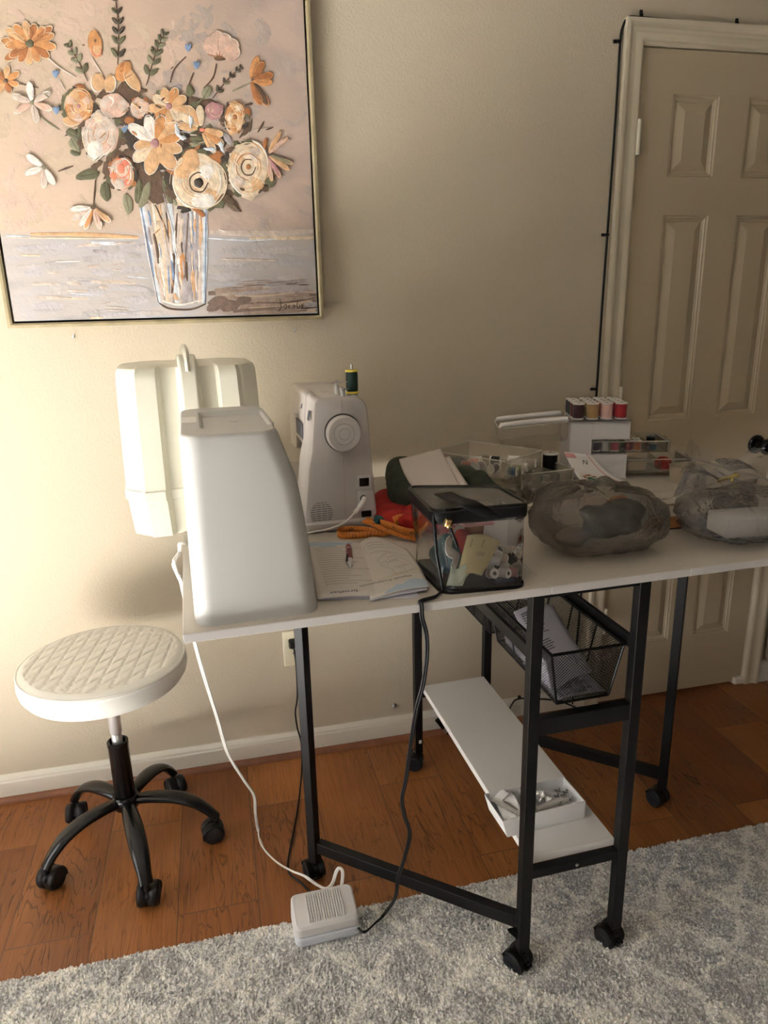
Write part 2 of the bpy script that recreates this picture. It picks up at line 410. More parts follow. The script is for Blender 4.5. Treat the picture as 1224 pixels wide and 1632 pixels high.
# six-panel door
door = struct(thing('door_1', None, None, (0, 0, 0)))
def panel_door(b, X0, X1, Z0, Z1, panels, y0=.002, y1=.036):
    xs = sorted({X0, X1} | {p[0] for p in panels} | {p[1] for p in panels}); zs = sorted({Z0, Z1} | {p[2] for p in panels} | {p[3] for p in panels})
    for i in range(len(xs) - 1):
        for j in range(len(zs) - 1):
            cx, cz = (xs[i] + xs[i + 1]) / 2, (zs[j] + zs[j + 1]) / 2
            if any(p[0] < cx < p[1] and p[2] < cz < p[3] for p in panels): continue
            b.add([(xs[i], y0, zs[j]), (xs[i + 1], y0, zs[j]), (xs[i + 1], y0, zs[j + 1]), (xs[i], y0, zs[j + 1])], [(0, 1, 2, 3)])
    steps = [(0, 0), (.004, .0035), (.0075, .0030), (.011, .0075), (.0145, .0085), (.0165, .0105), (.040, .0015), (.0425, .0005)]
    for (a, c, e, g) in panels:
        rings = [[(a + d, y0 + dy, e + d), (c - d, y0 + dy, e + d), (c - d, y0 + dy, g - d), (a + d, y0 + dy, g - d)] for d, dy in steps]
        for k in range(len(rings) - 1):
            b.loft([rings[k], rings[k + 1]], cap=False)
        b.add(rings[-1], [(0, 1, 2, 3)])
    b.add([(X0, y0, Z0), (X1, y0, Z0), (X1, y0, Z1), (X0, y0, Z1), (X0, y1, Z0), (X1, y1, Z0), (X1, y1, Z1), (X0, y1, Z1)], [(0, 4, 7, 3), (1, 2, 6, 5), (3, 7, 6, 2), (0, 1, 5, 4), (4, 5, 6, 7)])
pl = []
for a, c in ((1.868, 2.019), (2.116, 2.262)):
    pl += [(a, c, 1.716, 1.930), (a, c, 1.004, 1.612), (a, c, .218, .790)]
b = MB(); panel_door(b, DX0 + .001, DX1 - .001, .012, DZ, pl)
struct(b.build('door_leaf', 'door', door, smooth=0))
for zt in (1.857, 1.115, .372):
    b = MB(); b.cyl((DX0 - .001, -.009, zt - .089), (DX0 - .001, -.009, zt), .0068, 12)
    for k in range(5): b.cyl((DX0 - .001, -.009, zt - .089 + .0182 * k), (DX0 - .001, -.009, zt - .0895 + .0182 * (k + 1)), .0074, 12)
    b.cyl((DX0 - .001, -.009, zt), (DX0 - .001, -.009, zt + .004), .005, 12); b.bb(DX0, DX0 + .012, -.002, .004, zt - .085, zt - .003)
    b.build('hinge', 'hinge', door)
b = MB(); KX, KZ = 2.283, .902
b.lathe([(.031, 0), (.031, .004), (.026, .009), (.013, .011), (.0105, .016), (.0105, .034), (.020, .040), (.0265, .050), (.027, .058), (.021, .066), (.008, .070)], (KX, .001, KZ), 28, (0, -1, 0))
b.build('door_handle', 'black_gloss', door)

# ================================================================ painting
PX0, PX1, PZ0, PZ1 = (0.059,-0.036,1.331)[0], (0.842,-0.036,1.327)[0], 1.345, 2.36
pt = thing('framed_painting', 'large painting of peach flowers in a glass vase, thin gold frame on the wall', 'painting', (PX0, 0, PZ0))
PO = (PX0, 0, PZ0); FW = .011
b = MB(PO)
ring = lambda d, y: [(PX0 + d, y, PZ0 + d), (PX1 - d, y, PZ0 + d), (PX1 - d, y, PZ1 - d), (PX0 + d, y, PZ1 - d)]
rs = [ring(0, 0), ring(0, -.036), ring(FW * .6, -.0365), ring(FW, -.034), ring(FW, 0)]
for k in range(4): b.loft([rs[k], rs[k + 1]], cap=False)
b.build('frame', 'gold_frame', pt, smooth=0)
b = MB(PO); b.bb(PX0 + FW, PX1 - FW, -.006, -.003, PZ0 + FW, PZ1 - FW); b.build('backing', 'black_soft', pt, smooth=0)
def canvas_mat():
    m = bpy.data.materials.new('painted_ground'); m.use_nodes = True; nt = m.node_tree; b = nt.nodes['Principled BSDF']; N = nt.nodes.new; Lk = nt.links.new
    tc = N('ShaderNodeTexCoord'); sp = N('ShaderNodeSeparateXYZ'); Lk(tc.outputs['Object'], sp.inputs[0])
    def noise(s, sx=1, sz=1, d=5):
        mp = N('ShaderNodeMapping'); mp.inputs['Scale'].default_value = (sx, 1, sz); Lk(tc.outputs['Object'], mp.inputs[0])
        n = N('ShaderNodeTexNoise'); n.inputs['Scale'].default_value = s; n.inputs['Detail'].default_value = d; n.inputs['Distortion'].default_value = .6; Lk(mp.outputs[0], n.inputs[0]); return n.outputs[0]
    def ramp(src, *st):
        r = N('ShaderNodeValToRGB'); e = r.color_ramp.elements
        while len(e) < len(st): e.new(.5)
        for i, (p, c) in enumerate(st): e[i].position = p; e[i].color = (*c, 1)
        Lk(src, r.inputs[0]); return r.outputs[0]
    def mth(op, a, c):
        n = N('ShaderNodeMath'); n.operation = op; n.use_clamp = False
        for i, x in enumerate((a, c)):
            if isinstance(x, (int, float)): n.inputs[i].default_value = x
            else: Lk(x, n.inputs[i])
        return n.outputs[0]
    def mix(f, a, c):
        n = N('ShaderNodeMix'); n.data_type = 'RGBA'; Lk(f, n.inputs[0])
        for i, x in ((6, a), (7, c)):
            if isinstance(x, tuple): n.inputs[i].default_value = (*x, 1)
            else: Lk(x, n.inputs[i])
        return n.outputs[2]
    up = ramp(mth('ADD', mth('MULTIPLY', sp.outputs[0], 1.15), mth('MULTIPLY', mth('SUBTRACT', noise(3), .5), .9)), (.05, (.56, .45, .33)), (.45, (.52, .39, .30)), (.75, (.41, .325, .275)), (1, (.37, .31, .28)))
    up = mix(ramp(noise(6, 1, 1.4), (.45, (0, 0, 0)), (.75, (.7, .7, .7))), up, (.64, .47, .37))
    lo = ramp(noise(4, 1, 3.5), (.3, (.40, .37, .35)), (.5, (.48, .44, .41)), (.62, (.45, .43, .435)), (.75, (.54, .47, .41)))
    lo = mix(ramp(noise(5, .8, 6), (.60, (0, 0, 0)), (.68, (.7, .7, .7))), lo, (.42, .45, .52))
    z = mth('ADD', sp.outputs[2], mth('MULTIPLY', mth('SUBTRACT', noise(9), .5), .02))
    col = mix(ramp(mth('MULTIPLY', mth('SUBTRACT', z, .205), 40), (0, (0, 0, 0)), (1, (1, 1, 1))), lo, up)
    Lk(col, b.inputs['Base Color']); b.inputs['Roughness'].default_value = .55
    bp = N('ShaderNodeBump'); bp.inputs['Strength'].default_value = .35; bp.inputs['Distance'].default_value = .002
    Lk(noise(45, 1, 2, 4), bp.inputs['Height']); Lk(bp.outputs[0], b.inputs['Normal'])
    return m
M['ground'] = canvas_mat()
def paint(n, c):
    M[n] = mat(n, c, .5, bump=.55, bscale=140, vary=.10 if n[0] == 'g' else .22, vscale=30 if n[0] == 'g' else 55)
for n, c in dict(p_or=(.55, .26, .10), p_pe=(.62, .38, .20), p_cr=(.68, .55, .39), p_wh=(.74, .69, .62), p_br=(.12, .075, .048), p_dk=(.055, .042, .032), p_gr=(.12, .115, .065), p_gl=(.26, .25, .16), p_pk=(.60, .41, .32),
        p_co=(.74, .22, .14), p_ma=(.42, .22, .22), p_bl=(.20, .29, .44), p_ru=(.38, .15, .055), p_gy=(.38, .34, .34), p_pa=(.56, .47, .40), p_bw=(.60, .64, .68), g_tan=(.54, .425, .315), g_tan2=(.57, .43, .34), g_tan3=(.45, .355, .29), g_gr2=(.50, .46, .43), g_mau=(.41, .335, .29), g_gr=(.44, .41, .39), g_lav=(.47, .445, .45), p_sh=(.20, .14, .11), p_sh2=(.36, .27, .21)).items(): paint(n, c)
PM = ['ground', 'p_or', 'p_pe', 'p_cr', 'p_wh', 'p_br', 'p_dk', 'p_gr', 'p_gl', 'p_pk', 'p_co', 'p_ma', 'p_bl', 'p_ru', 'p_gy', 'p_pa', 'p_bw', 'p_sh', 'p_sh2', 'g_tan', 'g_mau', 'g_gr', 'g_lav', 'g_tan2', 'g_tan3', 'g_gr2']
cvs = MB(PO); GX0, GX1, GZ0, GZ1 = PX0 + FW + .005, PX1 - FW - .005, PZ0 + FW + .005, PZ1 - FW - .005
cvs.bb(GX0, GX1, -.032, -.006, GZ0, GZ1, 0)
LY = [-.0321]
# layout units of the picture (u right, v down) to the plane of the canvas
HM = (0.55768, -0.09703, 0.15155, -0.11230, -0.70243, 2.04693, -0.07087, -0.08266)
def pu(x, y):
    x, y = x / 1000, y / 1000; d = HM[6] * x + HM[7] * y + 1
    return ((HM[0] * x + HM[1] * y + HM[2]) / d, (HM[3] * x + HM[4] * y + HM[5]) / d)
def clampc(x, z): return (min(max(x, GX0 + .0005), GX1 - .0005), min(max(z, GZ0 + .0005), GZ1 - .0005))
def daub(cx, cy, rx, ry, deg, col, h=.0007, taper=0.0, n=14, wob=.12):
    """one thick dab of paint, raised toward its middle"""
    LY[0] -= .0000035; a = math.radians(deg); mi = PM.index(col); vs = []; y0 = LY[0]
    ph = rnd.random() * 6
    for rr, hh in ((1, 0), (.82, h * .75), (.45, h)):
        for i in range(n):
            t = 2 * PI * i / n; w = 1 + wob * math.sin(3 * t + ph) * .5 + wob * math.sin(5 * t + 2 * ph) * .4
            u = rx * rr * w * math.cos(t); v = ry * rr * w * math.sin(t) * (1 - taper * math.cos(t))
            X, Z = clampc(*pu(cx + u * math.cos(a) - v * math.sin(a), cy + u * math.sin(a) + v * math.cos(a)))
            vs.append((X, y0 - hh, Z))
    X, Z = clampc(*pu(cx, cy)); vs.append((X, y0 - h * .9, Z))
    fs = [(k * n + i, k * n + (i + 1) % n, (k + 1) * n + (i + 1) % n, (k + 1) * n + i) for k in range(2) for i in range(n)]
    fs += [(2 * n + i, 2 * n + (i + 1) % n, 3 * n) for i in range(n)]
    cvs.add(vs, fs, mi)
def stroke(pts, w, col, h=.0007, w2=None):
    LY[0] -= .0000035; mi = PM.index(col); P = [Vector((x, y, 0)) for x, y in pts]
    if len(P) > 2: P = spline(P, 5)
    else: P = [P[0].lerp(P[1], k / 4) for k in range(5)]
    m = len(P); vs = []; y0 = LY[0]
    for k, p in enumerate(P):
        t = (P[min(k + 1, m - 1)] - P[max(k - 1, 0)]).normalized(); nn = Vector((-t.y, t.x, 0)); f = k / (m - 1)
        ww = (w + ((w if w2 is None else w2) - w) * f) * (.55 + .45 * math.sin(PI * min(1, max(0, f * .9 + .05)))) * (.9 + .2 * rnd.random())
        for s_, hh in ((-1, 0), (-.5, h), (.5, h), (1, 0)):
            q = p + nn * ww * .5 * s_; X, Z = clampc(*pu(q.x, q.y)); vs.append((X, y0 - hh, Z))
    cvs.add(vs, [(k * 4 + i, k * 4 + i + 1, (k + 1) * 4 + i + 1, (k + 1) * 4 + i) for k in range(m - 1) for i in range(3)], mi)
def arc(cx, cy, rx, ry, a0, a1, w, col, rot=0):
    r = math.radians(rot); P = []
    for k in range(6):
        a = math.radians(a0 + (a1 - a0) * k / 5); u, v = rx * math.cos(a), ry * math.sin(a)
        P.append((cx + u * math.cos(r) - v * math.sin(r), cy + u * math.sin(r) + v * math.cos(r)))
    stroke(P, w, col, .0013)
def petal(cx, cy, ang, L, wd, col, r0=.15, rim='p_cr'):
    a = math.radians(ang); mx, my = cx + math.cos(a) * L * (r0 + .5), cy + math.sin(a) * L * (r0 + .5)
    daub(mx, my, L * .5, wd * .5, ang, col, .0009, -.15)
    daub(mx + rnd.uniform(-4, 4), my + rnd.uniform(-4, 4), L * .3, wd * .2, ang + rnd.uniform(-12, 12), rnd.choice([col, 'p_cr', 'p_pe', 'p_or']), .0006, wob=.3)
    arc(mx, my, L * .49, wd * .49, -70, 70, 4, rim, ang)
    if rnd.random() < .6: stroke([(cx + math.cos(a) * L * .25, cy + math.sin(a) * L * .25), (cx + math.cos(a + .06) * L * .8, cy + math.sin(a + .06) * L * .8)], 3, 'p_br' if rnd.random() < .4 else 'p_or', .0009)
def shade(cx, cy, R):
    if 250 < cx < 930 and 270 < cy < 720:
        for k in range(12):
            a = k * 30 + rnd.uniform(-12, 12); r = math.radians(a)
            daub(cx + R * .86 * math.cos(r), cy + R * .86 * math.sin(r), R * rnd.uniform(.22, .36), R * rnd.uniform(.10, .2), a + rnd.uniform(40, 120), rnd.choice(['p_br', 'p_dk', 'p_br', 'p_gr', 'p_ru']), .0003, wob=.5)
def daisy(cx, cy, L, wd, cols, n, a0=0, cen='p_dk', cr=14, sq=1.0):
    shade(cx, cy, L)
    for k in range(n):
        a = a0 + 360 * k / n; f = 1 - (1 - sq) * abs(math.sin(math.radians(a)))
        petal(cx, cy, a, L * f * (.9 + .2 * rnd.random()), wd, cols[k % len(cols)])
    daub(cx, cy, cr, cr, 0, cen, .0016)
def rose(cx, cy, rx, ry, rot, cols, cen='p_dk', cr=14, dy=0):
    shade(cx, cy, (rx + ry) / 2 * 1.12)
    daub(cx, cy, rx, ry, rot, cols[0], .001)
    for k in range(9):
        a = k * 40 + 10; r = math.radians(a + rot)
        daub(cx + rx * .62 * math.cos(r), cy + ry * .62 * math.sin(r), rx * .38, ry * .27, a + rot + 90, cols[k % len(cols)], .0013)
    for j, f in enumerate((.95, .8, .66, .52, .4, .28)):
        for k in range(4):
            s0 = k * 90 + j * 37 + rnd.uniform(-10, 10)
            arc(cx + rx * rnd.uniform(-.07, .07), cy + dy * (1 - f) + ry * rnd.uniform(-.07, .07), rx * f, ry * f * rnd.uniform(.85, 1), s0, s0 + rnd.uniform(40, 110), rnd.uniform(3, 6), rnd.choice(['p_wh', 'p_cr', cols[0], 'p_or', 'p_pe', cols[-1]]), rot)
    for k in range(16):
        a = rnd.uniform(0, 6.28); q = rnd.uniform(.25, .9); stroke([(cx + rx * q * math.cos(a), cy + ry * q * math.sin(a)), (cx + rx * q * math.cos(a + .35), cy + ry * q * math.sin(a + .35))], rnd.uniform(4, 10), rnd.choice(cols + ['p_cr', 'p_pe']), .0009)
    if cr: daub(cx, cy + dy, cr, cr * 1.1, 0, cen, .0018)
def leaf(x, y, ang, L, w, col='p_gr', vein=True):
    a = math.radians(ang); daub(x + math.cos(a) * L / 2, y + math.sin(a) * L / 2, L / 2, w / 2, ang, col, .0011, .1)
    if vein: stroke([(x, y), (x + math.cos(a) * L * .85, y + math.sin(a) * L * .85)], 3, 'p_dk' if rnd.random() < .5 else 'p_gl', .0012)
def sprig(pts, n, L, w, col, c2):
    P = spline([Vector((x, y, 0)) for x, y in pts], 10); stroke(pts, 5, 'p_br', .0008)
    for k in range(n):
        i = int((k + .3) / n * (len(P) - 2)); p = P[i]; t = P[i + 1] - P[i]; a = math.degrees(math.atan2(t.y, t.x)); g = .65 + .5 * k / n
        leaf(p.x, p.y, a + 140, L * g, w * g, rnd.choice((col, c2))); leaf(p.x, p.y, a - 140, L * g, w * g, rnd.choice((col, c2)))
# loose ground brushwork
for k in range(150):
    x, y = rnd.uniform(10, 1130), rnd.uniform(5, 830); dr = rnd.uniform(0, 3.14)
    c = rnd.choice(['g_tan', 'g_tan', 'g_tan2']) if x < 520 + 200 * rnd.random() else rnd.choice(['g_mau', 'g_mau', 'g_mau', 'g_tan3'])
    stroke([(x, y), (x + 60 * math.cos(dr), y + 60 * math.sin(dr)), (x + 90 * math.cos(dr + .5), y + 90 * math.sin(dr + .5))], rnd.uniform(14, 46), c, .00012)
for k in range(120):
    x, y = rnd.uniform(20, 1120), rnd.uniform(885, 1180)
    if 500 < x < 740: continue
    stroke([(x, y), (x + rnd.uniform(40, 130), y + rnd.uniform(-8, 8))], rnd.uniform(10, 30), rnd.choice(['g_gr', 'g_gr', 'g_lav', 'g_lav', 'g_gr2']), .00012)
# table line and washes
stroke([(20, 852), (110, 856)], 9, 'p_bw', .0003); stroke([(110, 846), (330, 848), (500, 858)], 14, 'p_pe', .0004); stroke([(40, 858), (200, 860), (500, 862)], 6, 'p_cr', .0003)
stroke([(330, 876), (420, 880)], 14, 'p_bw', .0003); stroke([(760, 838), (950, 845), (1140, 835)], 22, 'p_pa', .0003); stroke([(900, 862), (1145, 858)], 14, 'p_cr', .0003)
stroke([(750, 860), (900, 868), (1000, 862)], 8, 'p_bw', .0003); stroke([(200, 945), (290, 943)], 6, 'p_wh'); stroke([(800, 935), (1000, 940)], 9, 'p_pa'); stroke([(790, 828), (815, 838)], 5, 'p_wh'); stroke([(803, 930), (825, 940)], 5, 'p_wh')
for k in range(26):
    x, y = rnd.uniform(30, 480), rnd.uniform(880, 1170); stroke([(x, y), (x + rnd.uniform(30, 110), y + rnd.uniform(-8, 8))], rnd.uniform(4, 14), rnd.choice(['p_pa', 'p_pa', 'p_gy', 'p_cr', 'p_bw']) if rnd.random() < .6 else 'p_pa', .0002)
stroke([(220, 1188), (360, 1172)], 12, 'p_bw', .0003)
# cast brown passage right of the vase
for k in range(80):
    f = k / 80; x0 = rnd.uniform(745, 900) + 120 * rnd.random() * f; y = rnd.uniform(1050, 1128)
    stroke([(x0, y), (x0 + rnd.uniform(60, 150), y + rnd.uniform(-12, 5)), (min(1145, x0 + rnd.uniform(150, 260)), y - rnd.uniform(0, 18))], rnd.uniform(8, 26), rnd.choice(['p_sh2', 'p_sh2', 'p_sh', 'p_gy', 'g_mau', 'p_sh2', 'g_tan']), .0002)
for x, y, r in ((790, 1090, 38), (830, 1105, 40), (880, 1085, 30), (770, 1112, 26)): daub(x, y, r, r * .55, -8, 'p_sh', .0005)
for k in range(22):
    x, y = rnd.uniform(800, 1080), rnd.uniform(1008, 1050); stroke([(x, y), (x + rnd.uniform(30, 90), y + rnd.uniform(-8, 3))], rnd.uniform(2, 5), rnd.choice(['p_sh2', 'p_sh', 'p_gy']), .0003)
for k in range(12):
    x, y = rnd.uniform(720, 1040), rnd.uniform(1138, 1165); stroke([(x, y), (x + rnd.uniform(30, 90), y + rnd.uniform(-6, 6))], rnd.uniform(5, 14), rnd.choice(['p_pa', 'p_bw', 'p_cr']), .0003)
# vase
for k, (x0, x1, c) in enumerate(((512, 578, 'p_bw'), (530, 590, 'p_pa'), (556, 608, 'p_cr'), (585, 622, 'p_pa'), (612, 640, 'p_bw'), (640, 652, 'p_pa'), (668, 668, 'p_gy'), (692, 690, 'p_gy'), (712, 706, 'p_gy'), (728, 722, 'p_pa'), (738, 734, 'p_bw'))):
    stroke([(x0, 735), ((x0 + x1) / 2, 910), (x1, 1095)], 30, c, .0005, 24)
stroke([(500, 700), (512, 760), (540, 930), (572, 1092)], 5, 'p_br'); stroke([(494, 690), (520, 800), (548, 940)], 6, 'p_bl'); stroke([(745, 745), (742, 900), (740, 1095)], 6, 'p_bl'); stroke([(735, 750), (728, 1000)], 4, 'p_wh')
stroke([(572, 1092), (610, 1115), (690, 1118), (742, 1098)], 6, 'p_br'); stroke([(585, 1085), (650, 1100), (735, 1082)], 8, 'p_wh')
stroke([(560, 740), (600, 830), (630, 950), (622, 1060)], 9, 'p_br'); stroke([(640, 770), (632, 900), (620, 1060)], 11, 'p_br'); stroke([(680, 770), (672, 900), (665, 1010)], 9, 'p_sh'); stroke([(590, 700), (612, 780), (640, 880)], 6, 'p_gy')
daub(655, 970, 16, 60, 6, 'p_or', .001); daub(680, 1030, 24, 34, 0, 'p_gy', .001); stroke([(632, 1060), (640, 1085)], 16, 'p_pe'); stroke([(608, 960), (612, 1060)], 8, 'p_bl'); stroke([(690, 880), (700, 1000)], 8, 'p_bl'); stroke([(530, 850), (556, 1000)], 10, 'p_bl')
stroke([(575, 870), (596, 1070)], 14, 'p_wh'); stroke([(660, 790), (650, 880)], 12, 'p_cr'); stroke([(700, 780), (704, 930)], 20, 'p_gy')
# dark mass that ties the bouquet together
for x, y, rx, ry in ((470, 440, 60, 60), (430, 350, 80, 30), (520, 470, 90, 60), (600, 640, 70, 50), (500, 610, 50, 60), (700, 500, 80, 45), (640, 560, 60, 60), (440, 580, 60, 45), (760, 520, 50, 35), (560, 680, 70, 50), (720, 380, 60, 30), (800, 700, 40, 30), (400, 620, 30, 40), (460, 320, 50, 26)):
    daub(x, y, rx, ry, rnd.uniform(-20, 20), 'p_br', .0004, wob=.35)
for k in range(110):
    x, y = rnd.gauss(590, 125), rnd.gauss(505, 90)
    daub(x, y, rnd.uniform(12, 34), rnd.uniform(8, 18), rnd.uniform(0, 180), rnd.choice(['p_dk', 'p_br', 'p_gr', 'p_gl', 'p_gy', 'p_br']), .0007, wob=.4)
for k in range(46):
    f = rnd.random(); x0 = 512 + 226 * f; x1 = 578 + 158 * f; t0 = rnd.uniform(0, .7); t1 = t0 + rnd.uniform(.1, .3); X = lambda t: x0 + (x1 - x0) * t
    stroke([(X(t0), 735 + 360 * t0), (X((t0 + t1) / 2) + rnd.uniform(-4, 4), 735 + 180 * (t0 + t1)), (X(t1), 735 + 360 * min(.97, t1))], rnd.uniform(3, 13), rnd.choice(['p_wh', 'p_bw', 'p_pa', 'p_gy', 'p_cr', 'p_bl', 'p_gy', 'p_br', 'p_pe']), .0006)
# stems to the far flowers
for P in ([(150, 185), (210, 240), (275, 280)], [(60, 300), (140, 318)], [(125, 400), (170, 440), (215, 470)], [(215, 290), (235, 325)], [(330, 205), (370, 270)], [(672, 205), (630, 250), (615, 300)], [(700, 262), (680, 310)], [(782, 230), (770, 280), (735, 320)], [(905, 300), (840, 330)], [(265, 600), (210, 620)], [(345, 650), (338, 745)], [(975, 465), (920, 470), (880, 500)], [(910, 430), (900, 480)]):
    stroke(P, 6, rnd.choice(['p_gl', 'p_pa', 'p_br']), .0007)
sprig([(412, -40), (425, 60), (428, 150), (425, 235)], 7, 38, 17, 'p_gr', 'p_dk')
sprig([(250, 165), (285, 225), (318, 295)], 4, 36, 20, 'p_gr', 'p_gl')
sprig([(590, 128), (560, 200), (528, 310)], 6, 38, 19, 'p_gr', 'p_gl')
sprig([(868, 245), (820, 290), (768, 355)], 5, 24, 11, 'p_gr', 'p_dk')
for a in ((255, 500, 60, 60, 34, 'p_gl'), (360, 625, 170, 88, 38, 'p_gr'), (375, 660, 80, 70, 38, 'p_gr'), (455, 700, 80, 76, 34, 'p_gl'), (505, 650, 95, 90, 30, 'p_gr'), (540, 660, 110, 100, 32, 'p_gl'), (590, 650, 70, 95, 28, 'p_gr'), (620, 655, 80, 90, 24, 'p_gl'), (800, 700, 45, 90, 34, 'p_br'), (820, 735, 30, 60, 18, 'p_br'), (240, 470, 30, 60, 30, 'p_gr'), (690, 350, -100, 45, 30, 'p_gr'), (735, 355, -60, 50, 34, 'p_gl'), (720, 370, 150, 55, 30, 'p_gr'), (690, 500, 10, 60, 34, 'p_gr'), (810, 480, 60, 50, 24, 'p_gy'), (290, 560, 200, 40, 20, 'p_gr'), (930, 480, -60, 50, 8, 'p_br'), (960, 470, -20, 30, 6, 'p_br'), (885, 380, -10, 30, 8, 'p_br')):
    leaf(*a)
# the flowers
daisy(108, 158, 84, 34, ['p_or', 'p_ru', 'p_or', 'p_pe', 'p_ru', 'p_or'], 13, 8, 'p_gr', 16, .8)
for a, c in ((150, 'p_ru'), (190, 'p_or'), (215, 'p_pe'), (320, 'p_ru')): petal(108, 165, a, 92, 34, c)
daisy(22, 292, 46, 24, ['p_or', 'p_ru', 'p_pe'], 7, 20, 'p_br', 8)
daub(342, 150, 25, 42, -10, 'p_or'); daub(348, 180, 22, 32, -14, 'p_pe'); arc(340, 150, 24, 42, 150, 270, 4, 'p_cr'); daub(345, 148, 7, 12, 0, 'p_br'); arc(350, 178, 18, 26, 0, 200, 5, 'p_co')
for a, L in ((235, 75), (265, 85), (290, 80), (320, 80), (345, 72)): petal(790, 205, a, L, 58, 'p_pk', .1, 'p_pa')
for a in (200, 240, 275, 310, 345): stroke([(792, 212), (792 + 45 * math.cos(math.radians(a)), 212 + 45 * math.sin(math.radians(a)))], 4, 'p_ru')
daub(795, 212, 24, 9, 0, 'p_br')
for a, L, c in ((-75, 85, 'p_or'), (-55, 78, 'p_ru'), (-15, 80, 'p_ru'), (5, 74, 'p_or'), (55, 105, 'p_br'), (68, 90, 'p_ru')): petal(906, 292, a, L, 30, c, .05, 'p_or')
for a in (-70, -45, -12): stroke([(908, 292), (908 + 70 * math.cos(math.radians(a)), 292 + 70 * math.sin(math.radians(a)))], 6, 'p_br')
daub(354, 298, 25, 35, -12, 'p_pe'); arc(354, 298, 24, 34, 60, 240, 5, 'p_wh'); daub(398, 303, 22, 33, 14, 'p_pe'); arc(398, 303, 21, 32, -60, 120, 5, 'p_wh')
daub(445, 258, 26, 40, 30, 'p_or'); daub(478, 290, 22, 46, -35, 'p_pe'); arc(478, 290, 20, 42, 100, 260, 5, 'p_cr', -35); daub(440, 250, 12, 26, 20, 'p_ru'); stroke([(452, 285), (478, 270)], 5, 'p_br')
rose(285, 385, 52, 68, 0, ['p_pe', 'p_or', 'p_pk'], 'p_ma', 8); daub(262, 375, 20, 28, 20, 'p_or'); daub(312, 368, 20, 36, -12, 'p_or'); daub(262, 435, 34, 20, -8, 'p_pe'); arc(262, 435, 33, 20, 20, 170, 5, 'p_cr'); daub(290, 312, 18, 7, 8, 'p_ru')
daub(412, 385, 55, 46, 0, 'p_pk'); daub(385, 375, 22, 30, 20, 'p_pa'); daub(440, 385, 24, 32, -20, 'p_pa'); arc(412, 385, 54, 45, 20, 160, 5, 'p_br'); stroke([(395, 350), (410, 365), (402, 385)], 12, 'p_wh')
rose(362, 485, 64, 92, 10, ['p_pa', 'p_pk', 'p_cr', 'p_pa'], 'p_br', 0); daub(345, 540, 32, 38, 0, 'p_wh', .0018); arc(345, 540, 33, 39, 10, 150, 5, 'p_wh'); daub(412, 500, 16, 50, 8, 'p_pk')
rose(505, 390, 36, 38, 0, ['p_pk', 'p_pa'], 'p_br', 5); stroke([(488, 378), (488, 400), (515, 402), (518, 384)], 5, 'p_br'); daub(470, 438, 20, 14, 20, 'p_ru')
daisy(610, 385, 66, 36, ['p_pe', 'p_cr', 'p_pe', 'p_or'], 9, 12, 'p_ma', 12, .95)
daub(775, 402, 36, 32, 0, 'p_ma'); daub(762, 400, 18, 14, 20, 'p_pk'); arc(780, 402, 24, 20, 0, 250, 5, 'p_pk')
for a, L, c in ((215, 90, 'p_cr'), (240, 85, 'p_pe'), (265, 75, 'p_cr'), (190, 80, 'p_pe'), (35, 85, 'p_or'), (60, 85, 'p_pe'), (15, 70, 'p_pe')): petal(728, 468, a, L, 30, c)
daub(730, 470, 9, 7, 0, 'p_co')
rose(848, 425, 36, 62, 8, ['p_pe', 'p_cr', 'p_or'], 'p_ru', 9); stroke([(822, 370), (812, 430), (830, 470)], 8, 'p_br')
shade(560, 518, 105)
for a, L, w, c in ((215, 105, 46, 'p_wh'), (255, 95, 44, 'p_wh'), (285, 95, 48, 'p_or'), (318, 100, 42, 'p_pe'), (345, 88, 40, 'p_or'), (15, 92, 46, 'p_pe'), (52, 108, 58, 'p_pe'), (100, 105, 56, 'p_pe'), (140, 90, 52, 'p_cr'), (170, 70, 40, 'p_pe')): petal(560, 518, a, L, w, c, .1, 'p_wh')
daub(560, 518, 17, 17, 0, 'p_ma', .002)
rose(718, 655, 104, 108, 0, ['p_cr', 'p_pe', 'p_wh', 'p_cr'], 'p_dk', 19, 6); daub(690, 585, 36, 44, 10, 'p_pe', .0018); arc(718, 655, 92, 98, 100, 190, 8, 'p_wh'); arc(718, 655, 80, 88, -40, 40, 8, 'p_wh'); daub(742, 725, 40, 28, -10, 'p_wh', .0018); daub(748, 620, 30, 34, 30, 'p_wh', .0016)
arc(718, 660, 34, 36, 0, 340, 9, 'p_br'); daub(718, 662, 18, 18, 0, 'p_dk', .0026)
rose(897, 612, 76, 106, 4, ['p_cr', 'p_pe', 'p_cr', 'p_pa'], 'p_ru', 10, -8); arc(897, 605, 26, 30, 0, 300, 8, 'p_br'); arc(897, 605, 44, 48, 90, 330, 6, 'p_ru'); arc(900, 600, 68, 92, -80, 0, 9, 'p_wh'); daub(875, 685, 12, 6, 20, 'p_br', .002)
rose(440, 630, 44, 62, 0, ['p_pk', 'p_co', 'p_pa'], 'p_co', 0); daub(438, 610, 16, 22, 0, 'p_co', .0018); arc(440, 610, 28, 34, -60, 120, 7, 'p_co'); daub(432, 665, 22, 20, 0, 'p_pa', .0015)
for (cx, cy), aa in (((118, 372), (150, 200, 260, 330, 20, 75)), ((160, 605), (160, 215, 60, 90))):
    for a in aa: petal(cx, cy, a, 68, 26, rnd.choice(['p_wh', 'p_pa', 'p_pk', 'p_pa']), .1, 'p_wh')
    daub(cx, cy, 6, 8, 0, 'p_gl')
for a, c in ((150, 'p_pa'), (175, 'p_wh'), (110, 'p_or'), (70, 'p_pk'), (40, 'p_pe'), (125, 'p_wh')): petal(337, 750, a, 76, 22, c, .1, 'p_wh')
daub(337, 750, 10, 7, 0, 'p_br')
